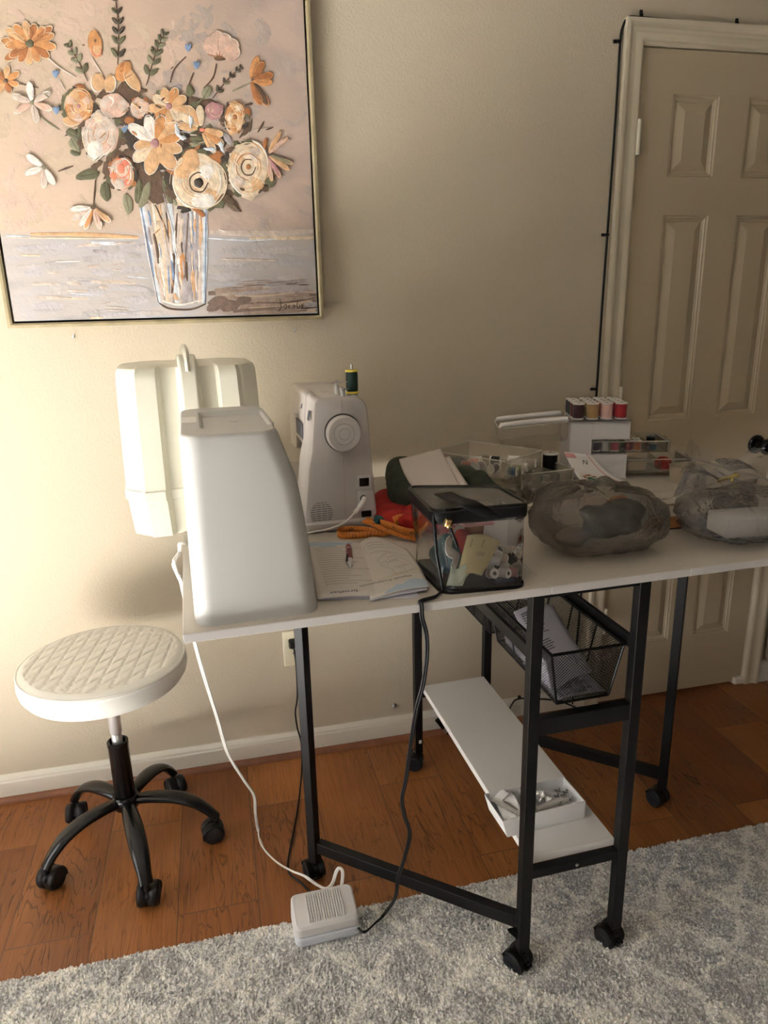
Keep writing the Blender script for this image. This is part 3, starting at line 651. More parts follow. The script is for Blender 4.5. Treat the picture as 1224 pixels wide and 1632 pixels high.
for a, c in ((-60, 'p_pe'), (-40, 'p_pk'), (20, 'p_gl'), (60, 'p_ma'), (80, 'p_pk'), (35, 'p_pe')): petal(965, 560, a, 88, 18, c, .1, 'p_pe')
daub(957, 520, 8, 20, 8, 'p_ru')
for x, y in ((202, 277), (680, 183), (710, 245), (450, 475), (205, 408)):
    for a in (-115, -90, -65): daub(x + 10 * math.cos(math.radians(a)), y + 8 * math.sin(math.radians(a)), 15, 6, a, 'p_bl')
for x, y in ((690, 440), (760, 540), (800, 530), (640, 470), (655, 495)): daub(x, y, 22, 8, rnd.uniform(0, 90), 'p_bw', .0012, wob=.4)
for k in range(34):
    x, y = rnd.gauss(580, 180), rnd.gauss(470, 110); stroke([(x, y), (x + rnd.uniform(-26, 26), y + rnd.uniform(-26, 26))], rnd.uniform(3, 7), rnd.choice(['p_cr', 'p_wh', 'p_or', 'p_br', 'p_pe', 'p_gl']), .0016)
# signature
for P in ([(1010, 1078), (1014, 1110), (1004, 1124)], [(1022, 1108), (1032, 1100), (1034, 1112), (1028, 1114), (1024, 1106)], [(1048, 1102), (1040, 1108), (1048, 1114)], [(1056, 1106), (1062, 1102), (1064, 1110), (1057, 1112)], [(1074, 1084), (1072, 1112), (1082, 1110), (1080, 1102)], [(1096, 1098), (1088, 1102), (1094, 1108), (1088, 1114), (1120, 1112), (1150, 1108)]):
    stroke(P, 3.2, 'p_dk', .0012)
cvs.build('canvas', PM, pt, smooth=50)
for i, (sx, sz) in enumerate(((0.2,0,1.319)[::2], (0.766,0,1.317)[::2])):
    b = MB((sx, 0, sz)); b.lathe([(.0035, 0), (.0035, .004), (.002, .006)], (sx, 0, sz), 12, (0, -1, 0)); b.cyl((sx, -.005, sz), (sx + .003, -.007, sz + .006), .0012, 6)
    tag(b.build('wall_screw', 'chrome', loc=(sx, 0, sz)), ('small silver screw in the wall just under the left end of the painting', 'small silver screw in the wall just under the lower right corner of the painting')[i], 'screw')

# ================================================================ rug
RY0 = -.668
def rug_mat(name, pile):
    m = bpy.data.materials.new(name); m.use_nodes = True; nt = m.node_tree; b = nt.nodes['Principled BSDF']; N = nt.nodes.new; Lk = nt.links.new
    at = N('ShaderNodeTexCoord')
    def noise(s, d=3, off=0):
        mp = N('ShaderNodeMapping'); mp.inputs['Location'].default_value = (off, off, 0); Lk(at.outputs['Object'], mp.inputs[0])
        n = N('ShaderNodeTexNoise'); n.inputs['Scale'].default_value = s; n.inputs['Detail'].default_value = d; Lk(mp.outputs[0], n.inputs[0]); return n
    def mth(op, a, c=0.0, cl=False):
        n = N('ShaderNodeMath'); n.operation = op; n.use_clamp = cl
        for i, x in enumerate((a, c)):
            if isinstance(x, (int, float)): n.inputs[i].default_value = x
            else: Lk(x, n.inputs[i])
        return n.outputs[0]
    # trellis of wavering diamonds
    wob = noise(6, 4); sub = N('ShaderNodeVectorMath'); sub.operation = 'SUBTRACT'; sub.inputs[1].default_value = (.5, .5, .5); Lk(wob.outputs['Color'], sub.inputs[0])
    sc = N('ShaderNodeVectorMath'); sc.operation = 'SCALE'; sc.inputs['Scale'].default_value = .17; Lk(sub.outputs[0], sc.inputs[0])
    ad = N('ShaderNodeVectorMath'); ad.operation = 'ADD'; Lk(at.outputs['Object'], ad.inputs[0]); Lk(sc.outputs[0], ad.inputs[1])
    sp = N('ShaderNodeSeparateXYZ'); Lk(ad.outputs[0], sp.inputs[0])
    u = mth('MULTIPLY', mth('ADD', sp.outputs[0], sp.outputs[1]), 4.6); v = mth('MULTIPLY', mth('SUBTRACT', sp.outputs[0], sp.outputs[1]), 4.6)
    def line(t): return mth('ABSOLUTE', mth('SUBTRACT', mth('FRACT', t), .5))
    d = mth('MINIMUM', line(u), line(v))
    ln = mth('SUBTRACT', 1.0, mth('MULTIPLY', d, 9.0), True)
    big = noise(5, 4, 3); sml = noise(170, 3); mid = noise(38, 3, 1)
    f = mth('ADD', mth('MULTIPLY', ln, .48), mth('ADD', mth('MULTIPLY', mth('SUBTRACT', big.outputs[0], .5), .9), mth('ADD', mth('MULTIPLY', mth('SUBTRACT', mid.outputs[0], .5), 1.5), mth('MULTIPLY', mth('SUBTRACT', sml.outputs[0], .5), 2.6))))
    r = N('ShaderNodeValToRGB'); e = r.color_ramp.elements; e[0].position = 0.0; e[0].color = (.53, .525, .52, 1); e[1].position = .72; e[1].color = (1.0, .97, .91, 1)
    x = e.new(.32); x.color = (.80, .79, .78, 1)
    Lk(mth('ADD', f, .22), r.inputs[0]); Lk(r.outputs[0], b.inputs['Base Color']); b.inputs['Roughness'].default_value = .95; b.inputs['Specular IOR Level'].default_value = 0
    return m
M['rug_base'] = rug_mat('rug_backing', 0); M['pile'] = M['rug_base']
RX0, RX1, RY1 = -1.7, 2.55, -3.0
rug = thing('area_rug', 'thick grey and cream shag rug with a diamond trellis on the wood floor', 'rug', (0, 0, 0))
MB().bb(RX0, RX1, RY1, RY0, .001, .010).build('backing', 'rug_base', rug, smooth=0)
def pile_mesh():
    g = np.random.default_rng(3)
    n1 = 105000
    X = g.uniform(-.25, 2.15, n1); Y = RY0 - g.random(n1) ** 1.25 * .95
    # keep what a viewer near the table can see
    k = np.ones(len(X), bool)
    for bx, by, br in ((.683, -.70, .0),):
        k &= ~((X > .600) & (X < .760) & (Y > -.735) & (Y < -.64))
    X, Y = X[k], Y[k]; n = len(X)
    Hh = g.uniform(.004, .010, n); w = g.uniform(.0018, .0031, n); th = g.uniform(0, 2 * PI, n)
    lean = g.uniform(.001, .005, n); la = g.uniform(0, 2 * PI, n)
    V = np.zeros((n, 7, 3)); z0 = .008
    for i in range(3):
        a = th + 2 * PI * i / 3
        V[:, i, 0] = X + w * np.cos(a); V[:, i, 1] = Y + w * np.sin(a); V[:, i, 2] = z0
        V[:, 3 + i, 0] = X + lean * .45 * np.cos(la) + 1.45 * w * np.cos(a); V[:, 3 + i, 1] = Y + lean * .45 * np.sin(la) + 1.45 * w * np.sin(a); V[:, 3 + i, 2] = z0 + Hh * .6
    V[:, 6, 0] = X + lean * np.cos(la); V[:, 6, 1] = Y + lean * np.sin(la); V[:, 6, 2] = z0 + Hh
    T = np.array([(0, 1, 4), (0, 4, 3), (1, 2, 5), (1, 5, 4), (2, 0, 3), (2, 3, 5), (3, 4, 6), (4, 5, 6), (5, 3, 6)])
    F = (T[None] + 7 * np.arange(n)[:, None, None]).reshape(-1, 3)
    me = bpy.data.meshes.new('pile'); me.vertices.add(n * 7); me.vertices.foreach_set('co', V.reshape(-1))
    me.loops.add(len(F) * 3); me.loops.foreach_set('vertex_index', F.reshape(-1).astype(np.int32))
    me.polygons.add(len(F)); me.polygons.foreach_set('loop_start', np.arange(0, len(F) * 3, 3, dtype=np.int32)); me.polygons.foreach_set('loop_total', np.full(len(F), 3, np.int32))
    me.update(); me.validate(); me.materials.append(M['pile']); me.shade_smooth()
    o = bpy.data.objects.new('pile', me); COL.objects.link(o); o.parent = rug; o['kind'] = 'stuff'
pile_mesh()

# ================================================================ craft table
RT = .028; TP = (1.1, -.55)
def TW(x, y, z=0):       # table plan coordinates to the room
    c, s_ = math.cos(RT), math.sin(RT); dx, dy = x - TP[0], y - TP[1]
    return (TP[0] + c * dx - s_ * dy, TP[1] + s_ * dx + c * dy, z)
TO = (1.17, -.55, 0)
tab = thing('craft_table', 'white topped folding craft table on black metal legs with casters, heaped with sewing things', 'table', TW(*TO), RT)
H, TT = .9064, .0155
xA, xB, xC, xD = .6700, 1.052, 1.2715, 1.6545; yA, yF, yBk, yD = -.543, -.919, -.187, -.548; SQ = .0232; CH = .060
YT0, YT1 = -.955, -.06
for x0, x1, nm in ((.4473, 1.0676, 'left'), (1.0686, 1.3493, 'middle'), (1.3503, 1.97, 'right')):
    b = MB(TO); b.bb(x0, x1, YT0, YT1, H - TT, H); b.m = [1, 1, 1, 1, 1, 0]; o = b.build('tabletop_panel', ['white_lam', 'lam_edge_shade'], tab, smooth=0, bevel=.0012)
b = MB(TO)
for x in (1.068, 1.3498):
    b.bb(x - .0004, x + .0004, YT0 + .001, YT1, H - TT + .001, H - .0006)
b.build('seam', 'card_white', tab, smooth=0)
def leg(x, y, ztop=H - TT, zb=CH, wx=SQ, wy=SQ, rz=0):
    b = MB(TO); b.box((x + wx / 2, y + wy / 2, (zb + ztop) / 2), (wx, wy, ztop - zb), (0, 0, rz)); return b.build('leg', 'black_metal', tab, smooth=0, bevel=.0015)
legs = {}
for k, x, y in (('B', xB, yF), ('C', xC, yF), ('E', xB, yBk), ('F', xC, yBk), ('A', xA, yA), ('D', xD, yD)): legs[k] = leg(x, y, rz=PI / 4 if k in 'AD' else 0)
def barp(name, p, q, w, h): 
    b = MB(TO); b.bar(p, q, w, h); return b.build(name, 'black_metal', tab, smooth=0, bevel=.001)
h2 = SQ / 2
barp('gate_bar', (xA + SQ, yA + h2 - .004, .103), (xB + .003, yF + SQ + .004, .128), .0215, .030)
barp('gate_bar', (xD, yD + SQ - .006, .108), (xC + SQ, yBk + .004, .108), .0215, .030)
barp('gate_bar', (xA + h2, yA + h2, H - TT - .02), (xB + .01, yF + SQ + .012, H - TT - .02), .02, .03)
barp('gate_bar', (xD + h2, yD + h2, H - TT - .02), (xC + SQ, yBk + .0, H - TT - .02), .02, .03)
for y in (yF, yBk):
    barp('cross_rail', (xB + SQ, y + h2, .600), (xC, y + h2, .600), .020, .036)
    barp('cross_rail', (xB + SQ, y + h2 - .002, .2585), (xC, y + h2 - .002, .2585), .018, .021)
    barp('cross_rail', (xB + SQ, y + h2, H - TT - .012), (xC, y + h2, H - TT - .012), .02, .022)
for x in (xB + h2, xC + h2):
    barp('side_rail', (x, yF + SQ, H - TT - .012), (x, yBk, H - TT - .012), .02, .022)
    s_ = 1 if x < 1.15 else -1
    barp('basket_rail', (x + s_ * .006, yF + SQ, .742), (x + s_ * .006, yBk, .742), .009, .026)
# little bolts
for p in ((1.175, yF + .0005, .2585),):
    b = MB(TO); b.lathe([(.0035, 0), (.0035, .0015), (.002, .0025)], p, 10, (0, -1, 0)); b.build('bolt', 'steel', tab)
b = MB(TO); b.bb(1.0755, 1.2712, yF + .018, yBk + .004, .2695, .2870); b.build('shelf', 'shelf_white', tab, smooth=0, bevel=.001)
b = MB(TO); b.box((xB + SQ * .62, yBk - .0006, .100), (.0085, .0006, .011)); b.build('sticker', 'card_white', tab, smooth=0)
# corner gusset under the front gate hinge
b = MB(TO); b.prism([(xB - .020, .112), (xB + .002, .112), (xB + .002, .085)], yF + .012, yF + .022, 'y'); b.build('gusset', 'black_metal', tab, smooth=0)
def caster(x, y, ang, brake):
    b = MB(TO); c, s_ = math.cos(ang), math.sin(ang)
    def P(u, v, w): return (x + c * u - s_ * v, y + s_ * u + c * v, w)
    b.cyl((x, y, .046), (x, y, CH + .004), .0055, 10); b.cyl((x, y, .050), (x, y, .0535), .009, 14)
    # hood that caps the twin wheels
    rings = []
    for w in (-.0075, .0075):
        r = [P(w, .012 + .026 * math.cos(a), .026 + .026 * math.sin(a)) for a in [math.radians(t) for t in range(-20, 201, 20)]]
        r += [P(w, -.008, .010), P(w, .020, .008)]
        rings.append(r)
    b.loft(rings)
    o = b.build('caster', 'black_plastic', tab)
    for sg in (-1, 1):
        w_ = MB(TO); q = P(sg * .0155, .012, .0235); ax = (c * sg, s_ * sg, 0)
        w_.lathe([(.018, -.0075), (.0235, -.006), (.0235, .004), (.0205, .0068), (.010, .0075), (.006, .006)], q, 24, ax); w_.build('wheel', 'wheel', o)
        r2 = MB(TO); rr = [[P(sg * u, .012 + rad * math.cos(a), .026 + rad * math.sin(a)) for a in [math.radians(t) for t in range(20, 201, 20)]] for u, rad in ((.008, .0265), (.0215, .0262), (.0225, .0245))]
        r2.loft(rr, cap=False); r2.build('wheel_cover', 'black_plastic', o, solid=.0015)
    if brake:
        k = MB(TO); k.box(P(0, -.016, .024), (.020, .010, .006), Matrix.Rotation(ang, 3, 'Z')); k.box(P(0, -.014, .030), (.010, .010, .010), Matrix.Rotation(ang, 3, 'Z')); k.build('brake_tab', 'black_gloss', o, bevel=.001)
for k, a, br in (('B', .5, 1), ('C', .35, 1), ('A', .25, 1), ('E', 1.2, 0), ('F', .7, 0), ('D', .35, 0)):
    x, y = {'B': (xB, yF), 'C': (xC, yF), 'A': (xA, yA), 'E': (xB, yBk), 'F': (xC, yBk), 'D': (xD, yD)}[k]
    caster(x + h2, y + h2, a, br)

# ---------------------------------------------------------------- mesh baskets
def basket(y0, y1, label):
    bx0, bx1, z0, z1 = 1.110, 1.266, .6215, .735; tx, ty = .021, .010
    root = thing('mesh_basket', label, 'basket', TW((bx0 + bx1) / 2, (y0 + y1) / 2, z0), RT, 'wire mesh baskets under the table')
    O = ((bx0 + bx1) / 2, (y0 + y1) / 2, z0)
    top = [Vector(p) for p in ((bx0, y0, z1), (bx1, y0, z1), (bx1, y1, z1), (bx0, y1, z1))]
    bot = [Vector(p) for p in ((bx0 + tx, y0 + ty, z0), (bx1 - tx, y0 + ty, z0), (bx1 - tx, y1 - ty, z0), (bx0 + tx, y1 - ty, z0))]
    b = MB(O)
    for i in range(4):
        j = (i + 1) % 4; b.tube([top[i], top[j]], .0032, 8); b.tube([bot[i], bot[j]], .0022, 6); b.tube([top[i], bot[i]], .0026, 6)
    for f in (.33, .66):
        b.tube([top[0].lerp(top[3], f), bot[0].lerp(bot[3], f)], .002, 6); b.tube([top[1].lerp(top[2], f), bot[1].lerp(bot[2], f)], .002, 6)
    b.build('rim_wire', 'black_metal', root)
    m = MB(O)
    def face(a, bb, c, d, nu, nv):
        # a-b along the top, d-c along the bottom; expanded-metal diamonds
        def Q(u, v): return a.lerp(bb, u).lerp(d.lerp(c, u), v)
        nrm = (bb - a).cross(d - a).normalized() * .00035
        for sgn in (1, -1):
            for k in range(-nv * 2, nu * 2 + nv * 2 + 1, 2):
                # line: u*nu*2 - sgn*v*nv*2 = k
                pts = []
                for t in (0.0, 1.0):
                    u = (k + sgn * t * nv * 2) / (nu * 2); pts.append((u, t))
                (u0, v0), (u1, v1) = pts
                ta, tb = 0.0, 1.0
                if u1 != u0:
                    for lim in (0.0, 1.0):
                        t = (lim - u0) / (u1 - u0)
                        if (u1 > u0) == (lim == 0.0): ta = max(ta, t)
                        else: tb = min(tb, t)
                if tb - ta < 1e-4: continue
                p, q = Q(u0 + (u1 - u0) * ta, ta), Q(u0 + (u1 - u0) * tb, tb)
                dr = (q - p).normalized(); sd = dr.cross(nrm).normalized() * .00042
                m.add([p - sd - nrm, p + sd - nrm, q + sd - nrm, q - sd - nrm, p - sd + nrm, p + sd + nrm, q + sd + nrm, q - sd + nrm], [(0, 1, 2, 3), (4, 7, 6, 5), (0, 3, 7, 4), (1, 5, 6, 2)])
    L = int((y1 - y0) / .0072); Wd = int((bx1 - bx0) / .0072); Hh = int((z1 - z0) / .0062)
    face(top[0], top[1], bot[1], bot[0], Wd, Hh); face(top[3], top[2], bot[2], bot[3], Wd, Hh)
    face(top[0], top[3], bot[3], bot[0], L, Hh); face(top[1], top[2], bot[2], bot[1], L, Hh); face(bot[0], bot[1], bot[2], bot[3], Wd, L)
    m.build('mesh', 'black_metal', root, smooth=0)
    return root, O
bk1, bo1 = basket(-.890, -.585, 'black wire mesh basket with printed sheets in it, front one under the table')
bk2, bo2 = basket(-.560, -.235, 'black wire mesh basket hung behind the other one, near the wall')
def printed_sheet(name, label, P4, lines, seed, lift=.0):
    """P4 corners in table plan coordinates: near-left, near-right, far-right, far-left"""
    r = random.Random(seed); P4 = [Vector(TW(*p)) for p in P4]; c = sum(P4, Vector()) / 4
    def Q(u, v): 
        p = P4[0].lerp(P4[1], u).lerp(P4[3].lerp(P4[2], u), v); p.z += lift * math.sin(PI * u) ; return p
    b = MB(c); b.grid(Q, 8, 8); o = b.build(name, 'paper_lav', loc=c, solid=.0006)
    tag(o, label, 'paper', 'printed sheets in the mesh basket')
    n = ((P4[1] - P4[0]).cross(P4[3] - P4[0])).normalized()
    if n.z < 0: n = -n
    n *= .0007
    t = MB(c)
    for v0, v1, u0, u1 in lines:
        k = v0
        while k < v1:
            e = u1 - r.random() * .25 * (u1 - u0); m_ = 6
            for j in range(m_):
                a, bb = u0 + (e - u0) * j / m_, u0 + (e - u0) * (j + .85) / m_
                t.add([Q(a, k) + n, Q(bb, k) + n, Q(bb, k + .011) + n, Q(a, k + .011) + n], [(0, 1, 2, 3)])
            k += .030
    # a small outline figure
    for f in ((.35, .2, .75, .12), (.75, .12, .8, .3), (.8, .3, .35, .2)):
        a, bb = Q(f[0], f[1]) + n, Q(f[2], f[3]) + n; t.bar(a, bb, .0008, .0002)
    t.build('print', 'ink', o, smooth=0)
    return o
printed_sheet('printed_sheet', 'white printed sheet leaning up inside the front mesh basket', [(1.137, -.855, .632), (1.244, -.82, .640), (1.244, -.64, .716), (1.137, -.66, .722)], [(.62, .95, .12, .55), (.40, .55, .2, .5)], 1, .01)
printed_sheet('printed_sheet', 'white printed sheet lying low at the front end of the front mesh basket', [(1.134, -.876, .626), (1.242, -.874, .627), (1.240, -.72, .633), (1.134, -.72, .629)], [(.05, .9, .1, .85)], 2, .004)
printed_sheet('printed_sheet', 'white folded sheet pressed against the left mesh side of the front basket', [(1.135, -.85, .634), (1.121, -.85, .700), (1.121, -.63, .700), (1.135, -.63, .634)], [(.1, .8, .2, .8)], 3, .0)

# ================================================================ stool
SX, SY, SZ = .209, -.272, .552
st = thing('rolling_stool', 'round rolling stool with a quilted cream seat and black five-leg base on casters', 'stool', (SX, SY, 0))
def seat_top(r, a):
    x, y = r * math.cos(a), r * math.sin(a); R = .196
    # diamond quilting: two families of stitched valleys
    q = 0
    if r < R - .016:
        for t, w in ((math.radians(172), .0320), (math.radians(135), .0300)):
            d = (x * math.cos(t) + y * math.sin(t)) / w; f = abs(d - round(d)) * 2
            q = max(q, math.exp(-(f / .17) ** 2))
    edge = max(0.0, (r - (R - .03)) / .03)
    return SZ + .004 * (1 - (r / R) ** 2) - .0050 * q * (1 if r < R - .018 else 0) - .010 * edge ** 3
b = MB(); nr, na = 84, 200
vs = [(0, 0, seat_top(0, 0))]; fs = []
R_ = .196
for i in range(1, nr + 1):
    r = R_ * i / nr
    for j in range(na):
        a = 2 * PI * j / na; vs.append((r * math.cos(a), r * math.sin(a), seat_top(r, a)))
for j in range(na): fs.append((0, 1 + j, 1 + (j + 1) % na))
for i in range(nr - 1):
    for j in range(na):
        k = (j + 1) % na; fs.append((1 + i * na + j, 1 + (i + 1) * na + j, 1 + (i + 1) * na + k, 1 + i * na + k))
b.add(vs, fs)
b.build('seat', 'leather', st, smooth=80)
b = MB(); b.lathe([(.1945, SZ - .008), (.199, SZ - .0105), (.2005, SZ - .013), (.199, SZ - .0155), (.2005, SZ - .022), (.202, SZ - .036), (.199, SZ - .052), (.190, SZ - .066), (.174, SZ - .074), (.10, SZ - .076)], (0, 0, 0), 96)
b.build('seat_band', 'leather', st, smooth=50)
b = MB(); b.lathe([(.1965, SZ - .009), (.1985, SZ - .0075), (.2005, SZ - .0095), (.1985, SZ - .0115)], (0, 0, 0), 96, cap=False); b.build('piping', 'leather', st)
hx = Vector((.009, -.014, 0))
b = MB(); b.lathe([(.05, SZ - .076), (.05, SZ - .082)], (0, 0, 0), 24); b.lathe([(.0135, .29), (.0135, .340)], hx, 24); b.lathe([(.0142, .341), (.0150, .343), (.0150, SZ - .076)], hx, 24); b.build('gas_lift', 'chrome', st)
b = MB(); b.lathe([(.024, .115), (.0255, .12), (.0255, .300), (.0265, .304), (.0265, .316), (.0235, .318), (.0195, .316), (.0195, .300)], hx, 28); b.build('column', 'black_gloss', st)
b = MB(); b.lathe([(.030, .118), (.034, .124), (.034, .150), (.030, .156)], hx, 24); b.lathe([(.0045, 0), (.0045, .006), (.003, .008)], hx + Vector((-.022, -.026, .148)), 10, (-.6, -.75, .2)); b.build('hub', 'black_gloss', st)
cpts = [(0.043,-0.4,0), (0.277,-0.514,0), (0.435,-0.327,0), (0.316,-0.107,0), (0.069,-0.153,0)]
H0 = Vector((SX, SY, 0)) + hx
for i, c in enumerate(cpts):
    c = Vector(c); d = c - H0; d.z = 0; L = d.length + .012; d.normalize(); b = MB((SX, SY, 0))
    P = [H0 + d * (L * f) + Vector((0, 0, z)) for f, z in ((.10, .137), (.30, .142), (.55, .138), (.76, .120), (.90, .094), (1.0, .066))]
    b.tube(P, lambda t: .0165 + .0065 * math.sin(PI * min(1, t * 1.15)) , 14, smooth=5, ry=lambda t: .0125 - .002 * t)
    lg = b.build('leg', 'black_gloss', st, smooth=60)
    # caster
    e = P[-1]; sg = Vector((-d.y, d.x, 0)); rot = [.5, -.35, .3, .9, -.8][i]
    a = math.atan2(d.y, d.x) + rot; w = Vector((math.cos(a), math.sin(a), 0)); s2 = Vector((-w.y, w.x, 0))
    b = MB((SX, SY, 0)); e0 = Vector((e.x, e.y, 0)); cen = e0 - w * .014 + Vector((0, 0, .027))
    b.cyl(e0 + Vector((0, 0, .040)), e0 + Vector((0, 0, .074)), .0065, 10)
    for q in (-1, 1):
        rr = [[cen + s2 * q * u + w * (rad * math.cos(t)) + Vector((0, 0, rad * math.sin(t))) for t in [math.radians(x) for x in range(-30, 191, 20)]] for u, rad in ((.002, .0285), (.019, .029), (.0255, .026))]
        b.loft(rr, cap=False)
    b.loft([[cen + s2 * q * .0035 + w * (x) + Vector((0, 0, z)) for x, z in ((-.026, -.004), (.028, -.004), (.028, .014), (.012, .026), (-.012, .026), (-.026, .012))] for q in (-1, 1)])
    co = b.build('caster', 'black_plastic', st, solid=.0018)
    for q in (-1, 1):
        b = MB((SX, SY, 0)); b.lathe([(.019, -.0085), (.0262, -.007), (.0265, .003), (.0235, .0075), (.014, .0095), (.004, .010)], cen + s2 * q * .0155, 28, s2 * q); b.build('wheel', 'wheel', co)

# ================================================================ foot pedal
fp = thing('foot_pedal', 'pale grey sewing machine foot pedal on the edge of the rug', 'pedal', (.681, -.700, .018), math.radians(1))
fp.scale = (1.08, 1.14, 1.30)
def pedal_ring(z, gx, gy, x0=-.068, x1=.068, y0=-.043, y1=.043, r=.012, tilt=0):
    return [(x, y, z + tilt * (y - y0)) for x, y in rrect(x1 - x0 + gx, y1 - y0 + gy, r, 5)]
b = MB(); b.loft([pedal_ring(0, -.004, -.004), pedal_ring(.003, 0, 0), pedal_ring(.016, 0, 0), pedal_ring(.018, -.004, -.004)]); b.build('base', 'pedal_low', fp)
b = MB(); b.loft([pedal_ring(.0185, -.008, -.008, tilt=.02), pedal_ring(.021, -.001, -.001, tilt=.06), pedal_ring(.034, -.003, -.003, tilt=.10), pedal_ring(.0375, -.010, -.010, tilt=.10)]); b.build('tread_plate', 'pedal', fp)
b = MB()
for k in range(15):
    x = -.035 + .0052 * k; b.bar((x, -.031, .0392), (x, .031, .0454), .0024, .0040)
b.build('tread_ribs', 'pedal', fp, smooth=0, bevel=.0006, seg=1)
D_ = None

# ================================================================ cords and wall fittings
def cord(name, pts, r, m, label, cat='cord', ry=None, sm=8, group=None, ridge=False):
    c = Vector(pts[0]); b = MB(c)
    if ridge:
        P = spline(pts, sm); off = r * .85
        A, B_ = [], []
        for k, p in enumerate(P):
            t = (P[min(k + 1, len(P) - 1)] - P[max(k - 1, 0)]).normalized(); sd = t.cross(Vector((cf[0], cf[1], cf[2])))
            sd = t.cross(Vector((.3, .9, .3))).normalized()
            A.append(p + sd * off); B_.append(p - sd * off)
        b.tube(A, r, 8); b.tube(B_, r, 8)
    else: b.tube(pts, r, 8, smooth=sm)
    o = b.build(name, m, loc=c); tag(o, label, cat, group); return o
ys = -.955
cord('pedal_cord', [(.905, -.925, .9095), (.885, -.932, .9095), (.870, -.948, .9095), (0.841,-0.962,0.911), (0.841,-0.966,0.904), (0.842,-0.966,0.882), (0.849,-0.966,0.852), (0.85,-0.965,0.811), (0.846,-0.955,0.753), (0.838,-0.94,0.696), (0.833,-0.915,0.61), (0.831,-0.885,0.515), (0.826,-0.87,0.459), (0.834,-0.855,0.405), (0.848,-0.84,0.345), (0.84,-0.82,0.267), (0.831,-0.8,0.203), (0.829,-0.78,0.134), (0.816,-0.717,0.028), (0.789,-0.738,0.03), (0.764,-0.756,0.032), (0.751,-0.745,0.033), (.742, -.712, .034)], .0022, 'cord_black',
     'black twin cord hanging over the front table edge down to the pedal', ridge=True)
cord('pale_cord', [(.665, -.57, .9095), (.60, -.562, .9095), (.52, -.566, .910), (.465, -.59, .925), (.448, -.63, .942), (0.442,-0.592,0.912), (0.434,-0.66,0.915), (0.436,-0.624,0.877), (0.438,-0.558,0.832), (.441, -.66, .885), (.443, -.64, .86), (0.455,-0.6,0.705), (0.466,-0.57,0.606), (0.48,-0.53,0.495), (0.495,-0.47,0.353), (0.526,-0.42,0.236), (0.549,-0.38,0.153), (0.549,-0.36,0.085), (0.552,-0.328,0.004), (0.56,-0.399,0.004), (0.59,-0.46,0.004), (0.623,-0.55,0.047), (0.649,-0.6,0.071), (0.676,-0.615,0.053), (0.696,-0.63,0.051), (0.711,-0.632,0.064), (0.721,-0.634,0.096), (0.729,-0.636,0.108), (0.736,-0.638,0.096), (0.732,-0.642,0.064), (0.724,-0.648,0.039), (.715, -.652, .035)], .0023, 'cord_white',
     'white cord drooping from the left table edge to the floor and pedal', ridge=True)
cord('black_cord', [(.704, -.018, .392), (.706, -.045, .385), (.708, -.055, .33), (0.706,-0.05,0.232), (0.697,-0.05,0.179), (0.7,-0.05,0.123), (0.708,-0.06,0.072), (0.7,-0.106,0.004), (0.667,-0.274,0.004), (0.631,-0.418,0.004), (0.618,-0.478,0.004), (0.621,-0.516,0.004), (0.644,-0.548,0.004), (0.665,-0.59,0.004), (.690, -.628, .008), (.686, -.650, .030)], .0026, 'cord_black',
     'black power cord from the wall outlet running down behind the left table leg')
pl_ = MB((.704, 0, .392)); pl_.loft([[(.704 + x, y, .392 + z) for x, z in rrect(w, h, .006, 4)] for y, w, h in ((-.006, .022, .028), (-.020, .022, .028), (-.030, .014, .018))]); tag(pl_.build('power_plug', 'black_plastic', loc=(.704, 0, .392)), 'black plug pushed into the top socket of the wall outlet', 'plug')
ol = thing('wall_outlet', 'cream double wall outlet low on the wall behind the left table leg', 'outlet', (.712, 0, .373)); ol['kind'] = 'thing'
b = MB(); b.loft([[(x, y, z) for x, z in rrect(w, h, .003, 3)] for y, w, h in ((0, .072, .118), (-.004, .071, .117), (-.006, .066, .112))]); b.build('cover_plate', 'plate', ol)
for z in (.019, -.019):
    b = MB(); b.loft([[(x, y, zz + z) for x, zz in rrect(.034, .028, .011, 5)] for y in (-.006, -.0075)]); s_ = b.build('socket', 'plate', ol)
    b = MB(); b.box((-.0065, -.0077, z + .003), (.002, .0006, .008)); b.box((.0065, -.0077, z + .003), (.002, .0006, .007)); b.lathe([(.0022, 0), (.0022, .0004)], (0, -.0076, z - .007), 10, (0, -1, 0)); b.build('slots', 'groove', s_)
cx = (1.022,0,0.121)
b = MB(cx); b.lathe([(.009, 0), (.009, .0015), (.0055, .002), (.0055, .010), (.0045, .010), (.0045, .016)], cx, 6 * 3, (-.1, -1, .05)); b.lathe([(.006, .005), (.006, .008)], cx, 6, (-.1, -1, .05))
tag(b.build('coax_connector', 'steel', loc=cx), 'small bare metal coax connector sticking out of the wall under the table', 'connector')
